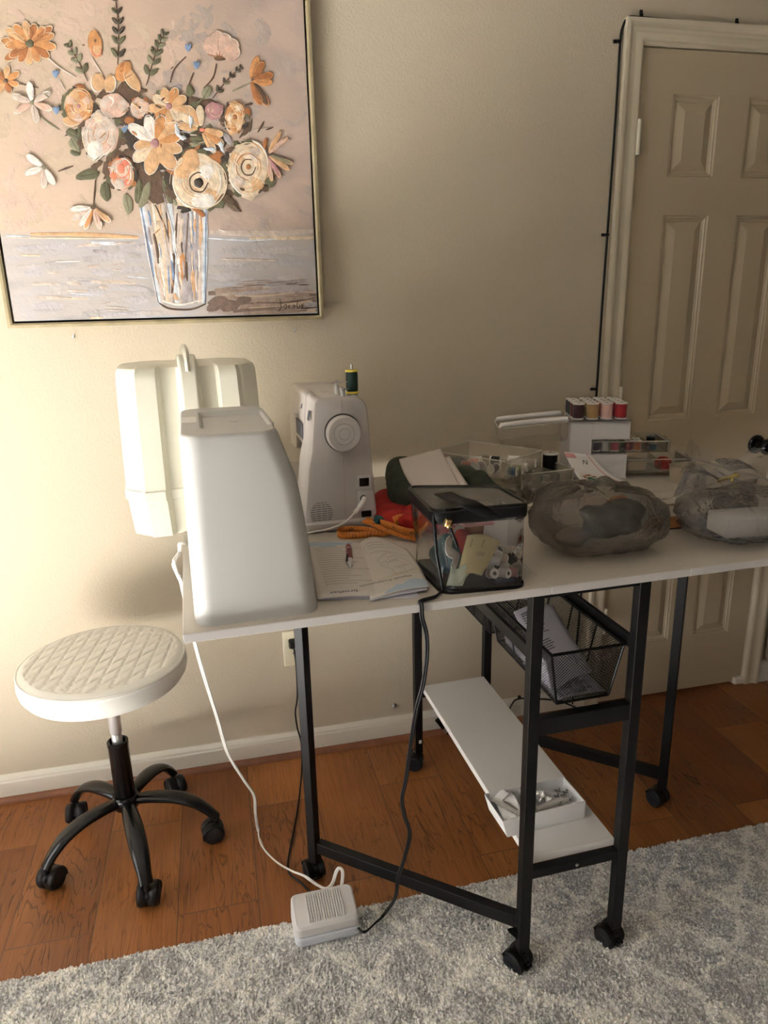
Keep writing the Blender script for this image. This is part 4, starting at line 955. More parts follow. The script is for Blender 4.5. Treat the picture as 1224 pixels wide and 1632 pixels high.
# cable clipped around the door
kp = [(1.656,-0.012,0.03), (1.663,-0.004,0.223), (1.67,-0.004,0.43), (1.677,-0.004,0.755), (1.682,-0.004,1.115), (1.683,-0.004,1.337), (1.686,-0.004,1.558), (1.689,-0.004,1.796), (1.69,-0.004,1.952), (1.69,-0.004,2.049), (1.695,-0.004,2.085), (1.71,-0.004,2.106), (1.744,-0.004,2.108), (1.879,-0.004,2.106), (2.047,-0.004,2.104), (2.40, -.004, 2.108)]
dc = thing('wall_cable', 'black cable clipped around the closet door frame', 'cable', (1.69, 0, 0))
b = MB((1.69, 0, 0)); b.tube(kp, .0034, 8, smooth=5); b.build('cable', 'cord_black', dc)
for i, p in enumerate(((1.677,-0.004,1.115), (1.684,-0.004,1.558), (1.685,-0.004,2.048), (1.747,-0.004,2.114), (2.045,-0.004,2.11))):
    b = MB((1.69, 0, 0)); x, y, z = p
    if i < 3: b.box((x - .001, -.005, z), (.013, .009, .007)); b.lathe([(.0028, 0), (.0028, .004)], (x - .012, -.001, z), 10, (0, -1, 0)); b.box((x - .011, -.003, z), (.010, .005, .008))
    else: b.box((x, -.005, z - .003), (.007, .009, .013)); b.box((x, -.003, z + .007), (.008, .005, .010)); b.lathe([(.0028, 0), (.0028, .004)], (x, -.001, z + .008), 10, (0, -1, 0))
    b.build('cable_clip', 'black_plastic', dc, bevel=.0008, seg=1)
lc = thing('loose_cable', 'black cable with a plug end lying along the baseboard behind the shelf', 'cable', (1.25, -.03, 0))
b = MB((1.25, -.03, 0)); b.tube([(1.665, -.022, .02), (1.60, -.02, .055), (1.52, -.018, .075), (1.45,-0.018,0.086), (1.424,-0.022,0.068), (1.38, -.05, .02), (1.30, -.07, .006), (1.23, -.06, .006), (1.188,-0.045,0.017)], .003, 8, smooth=6); b.build('cable', 'cord_black', lc)
b = MB((1.25, -.03, 0)); b.box((1.456,-0.014,0.09), (.010, .010, .008)); b.build('cable_clip', 'black_plastic', lc, bevel=.001)
q0, q1 = Vector((1.188,-0.045,0.017)), Vector((1.157,-0.04,0.069))
b = MB((1.25, -.03, 0)); b.cyl(q1, q1.lerp(q0, .62), .0085, 14, r2=.0065); b.lathe([(.0075, 0), (.0085, .003)], q1, 14, q0 - q1); b.build('plug_end', 'black_gloss', lc)
b = MB((1.25, -.03, 0)); b.cyl(q1.lerp(q0, .62), q1.lerp(q0, .95), .0055, 12); b.build('plug_collar', 'steel', lc)

# things cut by the right edge of the picture
b = MB((2.50, -.02, 0)); b.loft([[(x, y, z) for x, z in rrect(w, h, r, 6, 2.515, .40)] for y, w, h, r in ((-.022, .20, .62, .04), (-.030, .215, .64, .05), (-.060, .215, .64, .05), (-.068, .20, .62, .04))])
bg = b.build('soft_case', 'taupe', loc=(2.50, -.02, 0), smooth=60); tag(bg, 'taupe soft case with black piping leaning on the wall right of the door', 'case')
b = MB((2.50, -.02, 0)); P = [(x, -.066, z) for x, z in rrect(.211, .635, .048, 6, 2.515, .40)]; b.tube(P + [P[0]], .0055, 6); b.build('piping', 'black_soft', bg)
b = MB((2.455, -.03, 0)); b.bar((2.425, -.050, .006), (2.47, -.020, .020), .012, .006); b.bar((2.43, -.035, .006), (2.47, -.04, .012), .008, .005)
tag(b.build('metal_bracket', 'silver', loc=(2.455, -.03, 0), smooth=0, bevel=.001), 'small shiny bracket on the floor at the foot of the soft case', 'bracket')

# ================================================================ big things on the table
ZT = H
# plain machine cover at the front left corner of the table
hc = thing('machine_cover', 'tall plain white plastic sewing machine cover with one sloped side and recessed top', 'cover', (.571, -.775, ZT), RT)
def cov_ring(x0, x1, y0, y1, z, r):
    pts = []
    for sx, sy, a0 in ((1, 1, 0), (-1, 1, 90), (-1, -1, 180), (1, -1, 270)):
        for i in range(9):
            a = math.radians(a0 + 90 * i / 8); pts.append(((x1 if sx > 0 else x0) - sx * r + r * math.cos(a), (y1 if sy > 0 else y0) - sy * r + r * math.sin(a), z))
    return pts
def xr(z):       # the sloped right side
    P = [(0, .099), (.134, .090), (.200, .082), (.223, .077), (.296, .053)]
    for (a, c), (e, g) in zip(P, P[1:]):
        if z <= e: return c + (g - c) * (z - a) / (e - a)
    return P[-1][1]
b = MB(); rings = []
for z in (0, .004, .06, .12, .165, .19, .207, .222, .240, .262, .290, .2945, .2965):
    t = z / .2965; ins = 0 if z < .2904 else (.0012, .0035)[(.2945, .2965).index(z)]
    rings.append(cov_ring(-.0985 + .004 * t + ins, xr(z) - ins, -.178 + .030 * t + ins, .176 - .02 * t - ins, z, .030 - ins * .5))
b.loft(rings, cap=False)
x0, x1, y0, y1, zt = -.0885, .046, -.1425, .149, .2965
# top plate with a hand recess and a slot at its left edge
b.loft([rings[-1], [(x, y, .2965) for x, y in rrect(.118, .190, .012, 8, -.004, .010)]], cap=False)
b.build('shell', 'cover', hc, smooth=32)
# recess: a tray sunk into a raised rim
b = MB()
rr = [[(x, y, z) for x, y in rrect(w, d, r, 8, -.004, .010)] for w, d, r, z in ((.118, .190, .012, .2965), (.116, .188, .011, .2955), (.104, .174, .008, .2875))]
b.loft(rr, cap=False); b.add(rr[-1], [tuple(range(len(rr[-1])))]); b.build('top_recess', 'cover', hc, smooth=40)
b = MB(); b.bb(-.0905, -.066, -.020, .045, .2966, .2972); b.build('hand_slot', 'shelf_white', hc, smooth=0, bevel=.0007)
b = MB(); b.lathe([(.008, .2875), (.008, .2882), (.005, .2884)], (-.004, .03, 0), 20); b.build('mould_mark', 'cover', hc)

# ribbed old carrying case behind, its left end over the table edge
cs = thing('carrying_case', 'cream ribbed plastic carrying case with a top handle, overhanging the left table edge', 'case', (.482, -.355, ZT), math.radians(4))
def cs_ring(z, sx, sy, rib):
    """outline with chamfered ends and raised ribs on the front and back"""
    w, d = .152 * sx, .098 * sy; c = .030 * sx
    f = [(-w, -d + c + .012), (-w + c, -d + .010), (-w + c + .004, -d + .008), (-.118 * sx, -d + .008), (-.112 * sx, -d - .006 * rib), (-.070 * sx, -d - .006 * rib), (-.060 * sx, -d + .008),
         (-.026 * sx, -d + .008), (-.018 * sx, -d - .013 * rib), (.018 * sx, -d - .013 * rib), (.026 * sx, -d + .008), (.058 * sx, -d + .008), (.066 * sx, -d - .006 * rib), (.104 * sx, -d - .006 * rib), (.114 * sx, -d + .008), (w - c - .004, -d + .008), (w - c, -d + .010), (w, -d + c + .012)]
    return [(x, y, z) for x, y in f] + [(x, -y, z) for x, y in reversed(f)]
b = MB()
b.loft([cs_ring(.104, 1.0, 1.0, 1), cs_ring(.112, .995, .99, 1), cs_ring(.20, .985, .955, 1), cs_ring(.29, .972, .90, 1), cs_ring(.335, .962, .865, 1), cs_ring(.350, .955, .840, .9), cs_ring(.359, .935, .79, .6), cs_ring(.364, .88, .70, .2), cs_ring(.366, .80, .60, 0)])
b.build('lid', 'case', cs, smooth=28, bevel=.004, seg=3)
b = MB(); b.loft([cs_ring(0, .93, .92, .9), cs_ring(.006, .945, .94, 1), cs_ring(.080, .99, .985, 1), cs_ring(.082, 1.015, 1.02, 1), cs_ring(.102, 1.018, 1.025, 1), cs_ring(.104, 1.0, 1.01, 1)])
b.build('base_tray', 'case', cs, smooth=28, bevel=.002, seg=2)
b = MB(); b.tube([(0, -.085, .345), (0, -.074, .366), (0, -.060, .378), (0, -.040, .384), (0, 0, .386), (0, .040, .384), (0, .060, .378), (0, .074, .362)], .0165, 12, smooth=5, ry=.008, up=(1, 0, 0))
b.build('handle', 'case', cs, smooth=50)
b = MB(); b.prism([(-.108, .22), (-.1035, .30), (-.099, .345), (-.084, .374), (-.066, .386), (-.052, .380), (-.052, .34), (-.052, .22)], -.019, .019, 'x'); b.build('handle_rib', 'case', cs, bevel=.006, seg=4, smooth=50)
for sg_ in (-1, 1):
    if sg_ < 0: continue
    b = MB(); b.loft([[(x, sg_ * .052 + y, .364) for x, y in rrect(.040, .040, .008, 3)], [(x, sg_ * .052 + y, .376) for x, y in rrect(.034, .024, .006, 3)]])
    b.build('handle_mount', 'case', cs, bevel=.002)

# ---------------------------------------------------------------- sewing machine, seen from its handwheel end
sm = thing('sewing_machine', 'white sewing machine seen from its handwheel end, standing behind the open manual', 'sewing machine', (.785, -.532, ZT), math.radians(1.5))
sm.scale = (1.0, 1.0, 1.03)
def endring(y, zb, zt, xl0, xr0, xl1, xr1, r=.03, n=6, mid=((0, 0), (0, 0))):
    """end outline: base width xl0..xr0 at zb, top width xl1..xr1 at zt with round shoulders"""
    pts = [(xl0 + (xl1 - xl0) * .45 + mid[0][0], y, zb + (zt - zb) * .45), (xl0, y, zb), (xr0, y, zb)]
    for i in range(n + 1):
        a = math.radians(0 + 90 * i / n); pts.append((xr1 - r + r * math.cos(a), y, zt - r + r * math.sin(a)))
    r2 = r * .38
    for i in range(n + 1):
        a = math.radians(90 + 90 * i / n); pts.append((xl1 + r2 + r2 * math.cos(a), y, zt - r2 + r2 * math.sin(a)))
    pts.append((xl0 + (xl1 - xl0) * .72 + mid[1][0], y, zb + (zt - zb) * .60))
    return pts
b = MB()   # pillar at the handwheel end
b.loft([endring(.000 + d, .018, .283 - e, -.082 + e, .082 - e, -.048 + e, .066 - e) for d, e in ((0, .006), (.002, .002), (.007, 0), (.05, 0), (.115, 0), (.13, 0))])
# arm reaching back to the needle head
b.loft([endring(y, zb, .283, xl, .070, -.050, .066, mid=((-.002, 0), (-.005, 0))) for y, zb, xl in ((.10, .165, -.056), (.20, .168, -.055), (.27, .168, -.054))])
b.loft([endring(y, zb, zt, xl, .066, xl2, .060, mid=((-.001, 0), (-.004, 0))) for y, zb, zt, xl, xl2 in ((.262, .135, .283, -.054, -.049), (.31, .130, .285, -.054, -.049), (.375, .130, .278, -.053, -.048), (.388, .135, .268, -.050, -.045))])
body = b.build('body', 'machine', sm, smooth=36)
b = MB(); b.loft([[(x, y + .19, z) for x, y in rrect(w, d, .02, 5)] for z, w, d in ((.004, .172, .388), (.007, .176, .392), (.020, .176, .392), (.024, .170, .386))]); b.build('base', 'machine', sm)
b = MB(); b.loft([[(x, y + .255, z) for x, y in rrect(w, d, .018, 5, -.005)] for z, w, d in ((.024, .130, .250), (.030, .134, .255), (.072, .134, .255), (.078, .130, .250))]); b.build('free_arm', 'machine', sm)
for x, y in ((-.065, .02), (.065, .02), (-.065, .36), (.065, .36)):
    b = MB(); b.cyl((x, y, 0), (x, y, .005), .009, 12); b.build('foot', 'black_soft', sm)
# handwheel
wx, wz = .010, .211
b = MB(); b.lathe([(.0395, 0), (.0395, .003), (.0375, .004)], (wx, -.0005, wz), 40, (0, -1, 0)); b.build('wheel_gap', 'groove', sm)
b = MB(); b.lathe([(.036, .003), (.0372, .006), (.0372, .017), (.0355, .021), (.0335, .0225), (.0225, .0225), (.0215, .0215), (.0205, .0225), (.0125, .0225), (.0115, .0218), (.0105, .0225), (.004, .0225)], (wx, 0, wz), 48, (0, -1, 0)); b.build('handwheel', 'machine2', sm)
# seam down the end cover
b = MB(); b.bb(.0100, .0106, -.0006, .001, .252, .280); b.bb(.0095, .0101, -.0006, .001, .024, .172); b.build('panel_seam', 'ink_soft', sm, smooth=0)
# switch block, sockets
b = MB(); b.loft([[(x, y, z) for x, z in rrect(w, h, .003, 3, .053, .103)] for y, w, h in ((.001, .032, .030), (-.0015, .031, .029))]); sw = b.build('power_switch', 'machine2', sm)
b = MB(); b.box((.053, -.0022, .103), (.021, .003, .018), (.12, 0, 0)); b.build('rocker', 'black_gloss', sw, smooth=0)
b = MB(); b.loft([[(x, y, z) for x, z in rrect(w, h, .003, 3, .056, .062)] for y, w, h in ((.001, .036, .044), (-.0022, .035, .043))]); so = b.build('socket_panel', 'machine2', sm)
b = MB(); b.lathe([(.007, 0), (.007, .0006)], (.050, -.0022, .068), 16, (0, -1, 0)); b.build('pedal_jack', 'groove', so)
b = MB(); b.loft([[(x, y, z) for x, z in rrect(.022, .013, .002, 3, .056, .033)] for y in (.001, -.0030)]); b.build('power_inlet', 'black_gloss', sm)
# round louvre field
b = MB()
for i in range(11):
    z = .042 + (i - 5) * .0047; half = math.sqrt(max(0, .0275 ** 2 - (z - .042) ** 2)) - .002
    if half < .003: continue
    for j in range(4):
        a, c = -half + 2 * half * j / 4 + .0008, -half + 2 * half * (j + 1) / 4 - .0008
        b.bb(-.043 + a, -.043 + c, -.0004, .001, z - .0006, z + .0006)
b.build('vent_slots', 'groove', sm, smooth=0)
# operator side: screens, panel, slide lever
b = MB(); b.box((-.0555, .030, .246), (.002, .018, .020), (0, .2, 0)); b.build('display', 'grey_txt', sm, smooth=0)
b = MB(); b.box((-.0545, .135, .252), (.002, .010, .010), (0, .3, 0)); b.build('button', 'grey_txt', sm, smooth=0)
b = MB(); b.box((-.0570, .17, .198), (.002, .10, .034), (0, 0, 0)); b.build('stitch_chart', 'grey_txt', sm, smooth=0)
b = MB(); b.box((-.059, .21, .222), (.008, .012, .008)); b.build('lever', 'machine2', sm, bevel=.002)
# top: markings, bobbin winder, spool pin
b = MB()
for i in range(5):
    b.bb(-.012 + i * .006, -.0105 + i * .006, .100, .118 - (i % 2) * .006, .2831, .2834)
b.bb(-.012, .014, .118, .1195, .2831, .2834); b.build('markings', 'ink_soft', sm, smooth=0)
b = MB(); b.bb(-.030, .050, .014, .26, .2826, .2831); b.build('lid_seam', 'machine2', sm, smooth=0)
b = MB(); b.lathe([(.012, 0), (.012, .002), (.0045, .003), (.0045, .022), (.0035, .023), (.0035, .028)], (.008, .035, .283), 16); b.lathe([(.005, 0), (.005, .016)], (.018, .020, .283), 12); b.build('bobbin_winder', 'machine2', sm)
b = MB(); b.lathe([(.012, 0), (.013, .0012), (.006, .003), (.003, .006)], (.008, .035, .309), 18); b.box((.026, .030, .3105), (.014, .003, .0015)); b.box((.022, .018, .297), (.020, .006, .002), (0, 0, .4)); b.build('thread_guide', 'steel', sm)
b = MB(); b.lathe([(.012, 0), (.012, .002), (.0022, .003), (.0022, .062)], (.042, .035, .283), 16); b.build('spool_pin', 'steel', sm)

# spool maker: the thread body is the thing's own mesh, rims are its part
def spool(name, label, col, loc, r=.0145, h=.036, cap='thread_cap', group=None, rot=(0, 0, 0), rimr=1.08):
    b = MB(); b.lathe([(r * .82, h * .07), (r * .97, h * .12), (r, h * .3), (r, h * .7), (r * .97, h * .88), (r * .82, h * .93)], (0, 0, 0), 22)
    o = b.build(name, col, loc=loc, rot=rot); tag(o, label, 'thread spool', group)
    for z in (0, h * .915):
        b = MB(); b.lathe([(r * rimr * .96, z), (r * rimr, z + h * .015), (r * rimr, z + h * .065), (r * rimr * .96, z + h * .085)], (0, 0, 0), 22); b.build('rim', cap, o)
    b = MB(); b.lathe([(.0035, h + .0001), (.0035, h + .0004)], (0, 0, 0), 12); b.build('hole', 'groove', o)
    return o
spool('thread_spool', 'green thread on a bright yellow spool standing on top of the sewing machine', 'green_thread', (.8258, -.4960, ZT + .2945), .0128, .050, 'yellow')
# its pedal plug and lead
b = MB((.835, -.53, .97)); b.tube([(.836, -.536, .9765), (.833, -.546, .9735), (.822, -.552, .962)], .0058, 10, smooth=3); b.tube([(.822, -.552, .962), (.812, -.555, .953)], .0044, 10); 
for k in range(4): b.tube([(.8205 - .003 * k, -.5525 - .0004 * k, .9605 - .0027 * k), (.8190 - .003 * k, -.5527 - .0004 * k, .9592 - .0027 * k)], .0052, 10)
b.tube([(.812, -.555, .953), (.79, -.559, .935), (.76, -.560, .924), (.725, -.556, .918), (.695, -.550, .914), (.668, -.535, .912)], .0021, 8, smooth=6)
tag(b.build('plug_lead', 'cord_white', loc=(.835, -.53, .97)), 'thin white lead with a bent plug in the side of the sewing machine', 'cord')

# ---------------------------------------------------------------- manual, pen, tape
outl = [(0.696,-0.609,0.911), (0.799,-0.64,0.911), (0.863,-0.604,0.911), (0.884,-0.723,0.911), (0.868,-0.922,0.911), (0.813,-0.943,0.911), (0.676,-0.909,0.911)]
mn = thing('instruction_manual', 'open sewing machine manual with a pale blue wave on its cover, lying upside down', 'manual', (.78, -.75, ZT), 0)
# right hand page: a gently lifted leaf; left hand: flat leaves
def leafmesh(name, c, m, z, lift, th=.0018, par=None, cnt=1):
    c = [Vector(p) for p in c]
    def Q(u, v):
        p = c[0].lerp(c[1], u).lerp(c[3].lerp(c[2], u), v); p.z = z + lift * math.sin(PI * (u * .9 + .05)) ** 1.3 + .006 * lift / .006 * (v * (1 - v)) * .5; return p
    b = MB((.78, -.75, ZT)); b.grid(Q, 14, 14); return b.build(name, m, par, solid=th), Q
A0, A1, A2, A3 = (0.696,-0.611,0.909), (0.808,-0.645,0.909), (0.793,-0.929,0.909), (0.677,-0.907,0.909)
lm, QL = leafmesh('left_page', [A0, A1, A2, A3], 'paper', ZT + .0055, .003, .003, mn)
B0, B1, B2, B3 = (0.799,-0.652,0.912), (0.883,-0.717,0.912), (0.868,-0.922,0.912), (0.761,-0.936,0.912)
b = MB((.78, -.75, ZT))
def QR(u, v):
    p = Vector(B0).lerp(Vector(B1), u).lerp(Vector(B3).lerp(Vector(B2), u), v)
    p.y += .052 * math.sin(PI * min(1, u * 1.05)) * (1 - v) ** 2; p.x += .004 * math.sin(PI * v) * u; p.z = ZT + .0065 + .005 * math.sin(PI * u * .85) + .002 * u * v; return p
b.grid(QR, 16, 16); rp = b.build('right_page', 'paper', mn, solid=.0012)
b = MB((.78, -.75, ZT))
def QR2(u, v):
    p = QR(u, v); p.z = ZT + .0028 + (p.z - ZT) * .35; p.x -= .004 * u; return p
b.grid(QR2, 12, 12); b.build('under_pages', 'paper_lav', mn, solid=.003)
def on(Q, u, v, e=.0012): p = Q(u, v); p.z += e; return p
def qstrip(b, Q, u0, v0, u1, v1, w, e=.0013, n=6):
    for k in range(n):
        a, c = k / n, (k + 1) / n
        ua, va, ub, vb = u0 + (u1 - u0) * a, v0 + (v1 - v0) * a, u0 + (u1 - u0) * c, v0 + (v1 - v0) * c
        du, dv = (u1 - u0), (v1 - v0); L = math.hypot(du, dv); nu, nv = -dv / L * w, du / L * w
        b.add([on(Q, ua - nu, va - nv, e), on(Q, ub - nu, vb - nv, e), on(Q, ub + nu, vb + nv, e), on(Q, ua + nu, va + nv, e)], [(0, 1, 2, 3)])
b = MB((.78, -.75, ZT))
for k in range(17):
    v = .14 + k * .042; L = rnd.uniform(.35, .62) if k % 5 else .75
    qstrip(b, QL, .16, v, .16 + L, v, .0035, .0018)
qstrip(b, QL, .12, .10, .17, .86, .002, .0018)
for v in (.10, .15, .20, .28): qstrip(b, QR, .18, v, rnd.uniform(.7, .9), v, .003)
for f in ((.3, .42, .55, .30), (.55, .30, .85, .40), (.85, .40, .92, .55), (.3, .42, .32, .52), (.32, .52, .5, .62), (.5, .62, .52, .72), (.52, .72, .75, .66), (.75, .66, .92, .55), (.45, .50, .62, .42), (.62, .42, .8, .52), (.6, .58, .78, .50), (.5, .40, .62, .36), (.62, .36, .66, .44), (.66, .44, .52, .48), (.52, .48, .5, .40), (.70, .56, .86, .48), (.70, .56, .72, .64), (.55, .56, .68, .60), (.1, .12, .12, .28), (.34, .50, .44, .46), (.44, .46, .46, .54)):
    qstrip(b, QR, *f, .0028)
b.build('printed_lines', 'ink_soft', rp, smooth=0)
b = MB((.78, -.75, ZT)); qstrip(b, QR, .02, .80, .40, .73, .0022, n=8); qstrip(b, QR, .40, .73, .97, .66, .0022, n=8); b.build('gold_line', 'ink_gold', rp, smooth=0)
b = MB((.78, -.75, ZT))
def wave(Q, pts, e):
    n = 10
    for k in range(len(pts) - 1):
        (u0, v0, w0), (u1, v1, w1_) = pts[k], pts[k + 1]
        for j in range(4):
            a, c = j / 4, (j + 1) / 4
            ua, ub = u0 + (u1 - u0) * a, u0 + (u1 - u0) * c; va, vb = v0 + (v1 - v0) * a, v0 + (v1 - v0) * c; wa, wb = w0 + (w1_ - w0) * a, w0 + (w1_ - w0) * c
            for i in range(5):
                f, g = i / 5, (i + 1) / 5
                b.add([on(Q, ua, va + (wa - va) * f, e), on(Q, ub, vb + (wb - vb) * f, e), on(Q, ub, vb + (wb - vb) * g, e), on(Q, ua, va + (wa - va) * g, e)], [(0, 1, 2, 3)])
wave(QR, [(.24, .985, .99), (.32, .94, .99), (.40, .93, .99), (.48, .88, .99), (.58, .89, .99), (.68, .83, .99), (.80, .80, .99), (.92, .82, .99), (.99, .86, .99)], .0011)
b.build('blue_wave', 'sky_blue', rp, smooth=0)
b = MB((.78, -.75, ZT)); wave(QL, [(.01, .02, .11), (.15, .02, .09), (.25, .02, .12), (.45, .02, .13), (.55, .02, .09), (.70, .02, .10), (.82, .02, .04)], .0019); b.build('blue_wave', 'sky_blue', lm, smooth=0)
def page_text(txt, Q, u, v, size, ang, m, name):
    """letters laid upside down on the page"""
    p = on(Q, u, v, .0016); 
    t = text_mesh(name, txt, size, m, (0, 0, 0), (0, 0, 0)); 
    for vv in t.data.vertices: vv.co = Vector((vv.co.x, vv.co.y, 0))
    t.location = (p.x - .78, p.y + .75, p.z - ZT + .0022); t.rotation_euler = (0, 0, ang); t.parent = mn
    t.data.materials[0] = M[m]
    return t
page_text("Manuel d'instructions", QR, .30, .80, .0118, math.radians(180 + 15), 'ink_blue', 'title_text')
page_text("Machine à coudre", QR, .68, .68, .0075, math.radians(180 + 14), 'ink_gold', 'subtitle_text')
page_text("brother", QL, .38, .945, .0155, math.radians(180 - 4), 'ink_blue', 'brand_text')
b = MB((.78, -.75, ZT)); b.grid(lambda u, v: Vector((0.68,-0.899,0.907)).lerp(Vector((0.845,-0.939,0.907)), u).lerp(Vector((0.689,-0.85,0.907)).lerp(Vector((0.854,-0.875,0.907)), u), v), 3, 2); b.build('back_cover', 'paper_lav', mn, solid=.0008)

p0, p1 = Vector((0.775,-0.663,0.918)), Vector((0.755,-0.794,0.918)); pd = (p1 - p0).normalized()
pn = thing('pen', 'red ballpoint pen with a silver clip lying on the open manual', 'pen', tuple(p0)); 
b = MB(p0); b.lathe([(.0022, 0), (.0048, .006), (.0060, .020), (.0058, .050), (.0062, .075), (.0060, .092)], p0, 18, pd); b.build('barrel', 'pen_red', pn)
b = MB(p0); b.lathe([(.0061, 0), (.0056, .020), (.0034, .027), (.0026, .036), (.0008, .042)], p0 + pd * .092, 16, pd); b.lathe([(.0063, .030), (.0063, .033)], p0, 18, pd); b.build('tip', 'chrome', pn)
b = MB(p0); b.bar(p0 + pd * .070 + Vector((-.004, 0, .0045)), p0 + pd * .108 + Vector((-.006, 0, .005)), .004, .0015); b.build('clip', 'black_gloss', pn)

def ribbon(name, pts, w, label, m='tape', side=(0, 0, 1), tilt=None, nums=()):
    P = spline(pts, 9); c = Vector(pts[0]); b = MB(c); n = len(P); L = []; R2 = []
    for k, p in enumerate(P):
        t = (P[min(k + 1, n - 1)] - P[max(k - 1, 0)]).normalized(); f = k / (n - 1)
        th = tilt(f) if tilt else 0
        s0 = Vector(side); s1 = t.cross(s0).normalized(); s_ = (s0 * math.cos(th) + s1 * math.sin(th)).normalized()
        L.append(p + s_ * w / 2); R2.append(p - s_ * w / 2)
    b.add(L + R2, [(k, k + 1, n + k + 1, n + k) for k in range(n - 1)])
    o = b.build(name, m, loc=c, smooth=80, solid=.0006)
    tk = MB(c)
    for k in range(2, n - 2, 2):
        t = (P[k + 1] - P[k - 1]).normalized(); s_ = (L[k] - R2[k]).normalized(); nn = t.cross(s_) 
        for e in (.0005, -.0005):
            for q, ln in ((L[k], .0045), (R2[k], -.0045)):
                a = q - s_ * .0006 * (1 if ln > 0 else -1) + nn * e; z_ = a - s_ * ln
                tk.add([a - t * .0004, a + t * .0004, z_ + t * .0004, z_ - t * .0004], [(0, 1, 2, 3)])
    tk.build('tick_marks', 'ink', o, smooth=0)
    for f, s in nums:
        k = int(f * (n - 1)); t = (P[k + 1] - P[k - 1]).normalized(); s_ = (L[k] - R2[k]).normalized(); nn = t.cross(s_).normalized()
        for e in (1, -1):
            X = t * e; Rm = Matrix((X, s_, nn * e)).transposed().to_4x4()
            tx = text_mesh('number', s, .0105, 'ink', (0, 0, 0), (0, 0, 0)); tx.parent = o
            tx.matrix_local = Matrix.Translation(P[k] - c + nn * e * .0008 - s_ * .004) @ Rm
    return o
tp = thing('measuring_tape', 'orange measuring tape in loose curls between the machine and the clear bag', 'measuring tape', (.86, -.60, ZT))
def tape_part(pts, w, side, tilt, nums):
    o = ribbon('tape', pts, w, None, 'tape', side, tilt, nums); o.parent = tp; o.location = Vector(pts[0]) - Vector((.86, -.60, ZT)); return o
zt_ = ZT + .009
tape_part([(.905, -.595, zt_ + .004), (.87, -.605, zt_ + .001), (.835, -.603, zt_), (.80, -.598, zt_ - .001), (.775, -.590, zt_ - .001), (.768, -.572, zt_ - .001), (.778, -.556, zt_), (.80, -.552, zt_), (.83, -.568, zt_), (.86, -.590, zt_ - .002), (.885, -.605, zt_ + .002)], .015, (0, 0, 1), None, ((.30, '12'), (.22, '13'), (.72, '88')))
tape_part([(.836, -.535, ZT + .022), (.850, -.570, ZT + .022), (.868, -.605, ZT + .020), (.895, -.640, ZT + .016), (.925, -.668, ZT + .012)], .019, (.8, .35, .5), lambda f: .2 * f, ((.25, '14'), (.55, '15'), (.8, '16')))
tape_part([(.858, -.585, ZT + .028), (.872, -.628, ZT + .032), (.894, -.662, ZT + .028), (.922, -.668, ZT + .024), (.945, -.640, ZT + .026), (.936, -.605, ZT + .032), (.906, -.590, ZT + .034), (.884, -.612, ZT + .036)], .020, (.1, .2, 1), lambda f: .5, ((.18, '46'), (.36, '45'), (.7, '43')))
b = MB((.857, -.585, ZT + .04)); b.box((.857, -.585, ZT + .034), (.016, .014, .014), (.4, .3, .5)); gl = b.build('tape_bobbin', 'teal', loc=(.857, -.585, ZT + .034)); 
for v in gl.data.vertices: v.co.z += .006
tag(gl, 'small dark green and clear trinket on the orange tape by the red cloth', 'trinket'); gl.name = 'sewing_trinket'

# ================================================================ cloths
def blob(name, m, ring_fn, nz, na, loc, smooth=70, cap=True):
    b = MB(loc); rings = [ring_fn(k / (nz - 1)) for k in range(nz)]
    b.loft(rings, cap=cap); return b.build(name, m, loc=loc, smooth=smooth)
def noise3(x, y, z, s=1.0):
    return (math.sin(x * 37 * s + 1.3 * math.sin(y * 29 * s)) + math.sin(y * 43 * s + 1.7 * math.sin(z * 31 * s + x * 19 * s)) + math.sin(z * 53 * s + x * 23 * s)) / 3
# green cloth: thick folded roll whose round fold faces the machine, its far edge wrinkled
def fold_roll(P0, P1, wfn, hfn, z0, wr=.004, n=26, na=22, sq=2.6):
    P0, P1 = Vector(P0), Vector(P1); d = (P1 - P0); sd = Vector((-d.y, d.x, 0)).normalized(); rings = []
    for k in range(n):
        f = k / (n - 1); c = P0.lerp(P1, f); w, h = wfn(f), hfn(f); r = []
        for i in range(na):
            a = 2 * PI * i / na; ca, sa = math.cos(a), math.sin(a)
            x = math.copysign(abs(ca) ** (2 / sq), ca) * w; z = math.copysign(abs(sa) ** (2 / sq), sa) * h
            p = c + sd * x + Vector((0, 0, z0(f) + z)); q = noise3(p.x, p.y, p.z, 1.6) * wr; p += Vector((ca * sd.x * q, ca * sd.y * q, sa * q)); r.append(p)
        rings.append(r)
    return rings
GC = (1.03, -.36, ZT)
b = MB(GC)
b.loft(fold_roll((.945, -.52, ZT), (1.02, -.17, ZT), lambda f: .050 * (1 - .5 * (2 * f - 1) ** 6), lambda f: .036 * (1 - .5 * (2 * f - 1) ** 8), lambda f: .052, .0022))
b.loft(fold_roll((1.02, -.53, ZT), (1.08, -.16, ZT), lambda f: .065 * (1 - .5 * (2 * f - 1) ** 6), lambda f: .022, lambda f: .046, .003))
b.loft(fold_roll((1.165, -.565, ZT), (1.155, -.155, ZT), lambda f: .030 * (1 - .4 * (2 * f - 1) ** 6) + .004 * math.sin(f * 23), lambda f: .020 + .003 * math.sin(f * 31), lambda f: .036 + .016 * f + .004 * math.sin(f * 17), .006, 40, 20, 2.0))
b.loft(fold_roll((1.115, -.55, ZT), (1.12, -.16, ZT), lambda f: .045, lambda f: .010, lambda f: .018 + .032 * f, .004))
o = b.build('green_cloth', 'green_cloth', loc=GC, smooth=80); tag(o, 'thick folded dark green cloth piled behind the clear zip bag', 'cloth')
RC = (.93, -.50, ZT)
b = MB(RC)
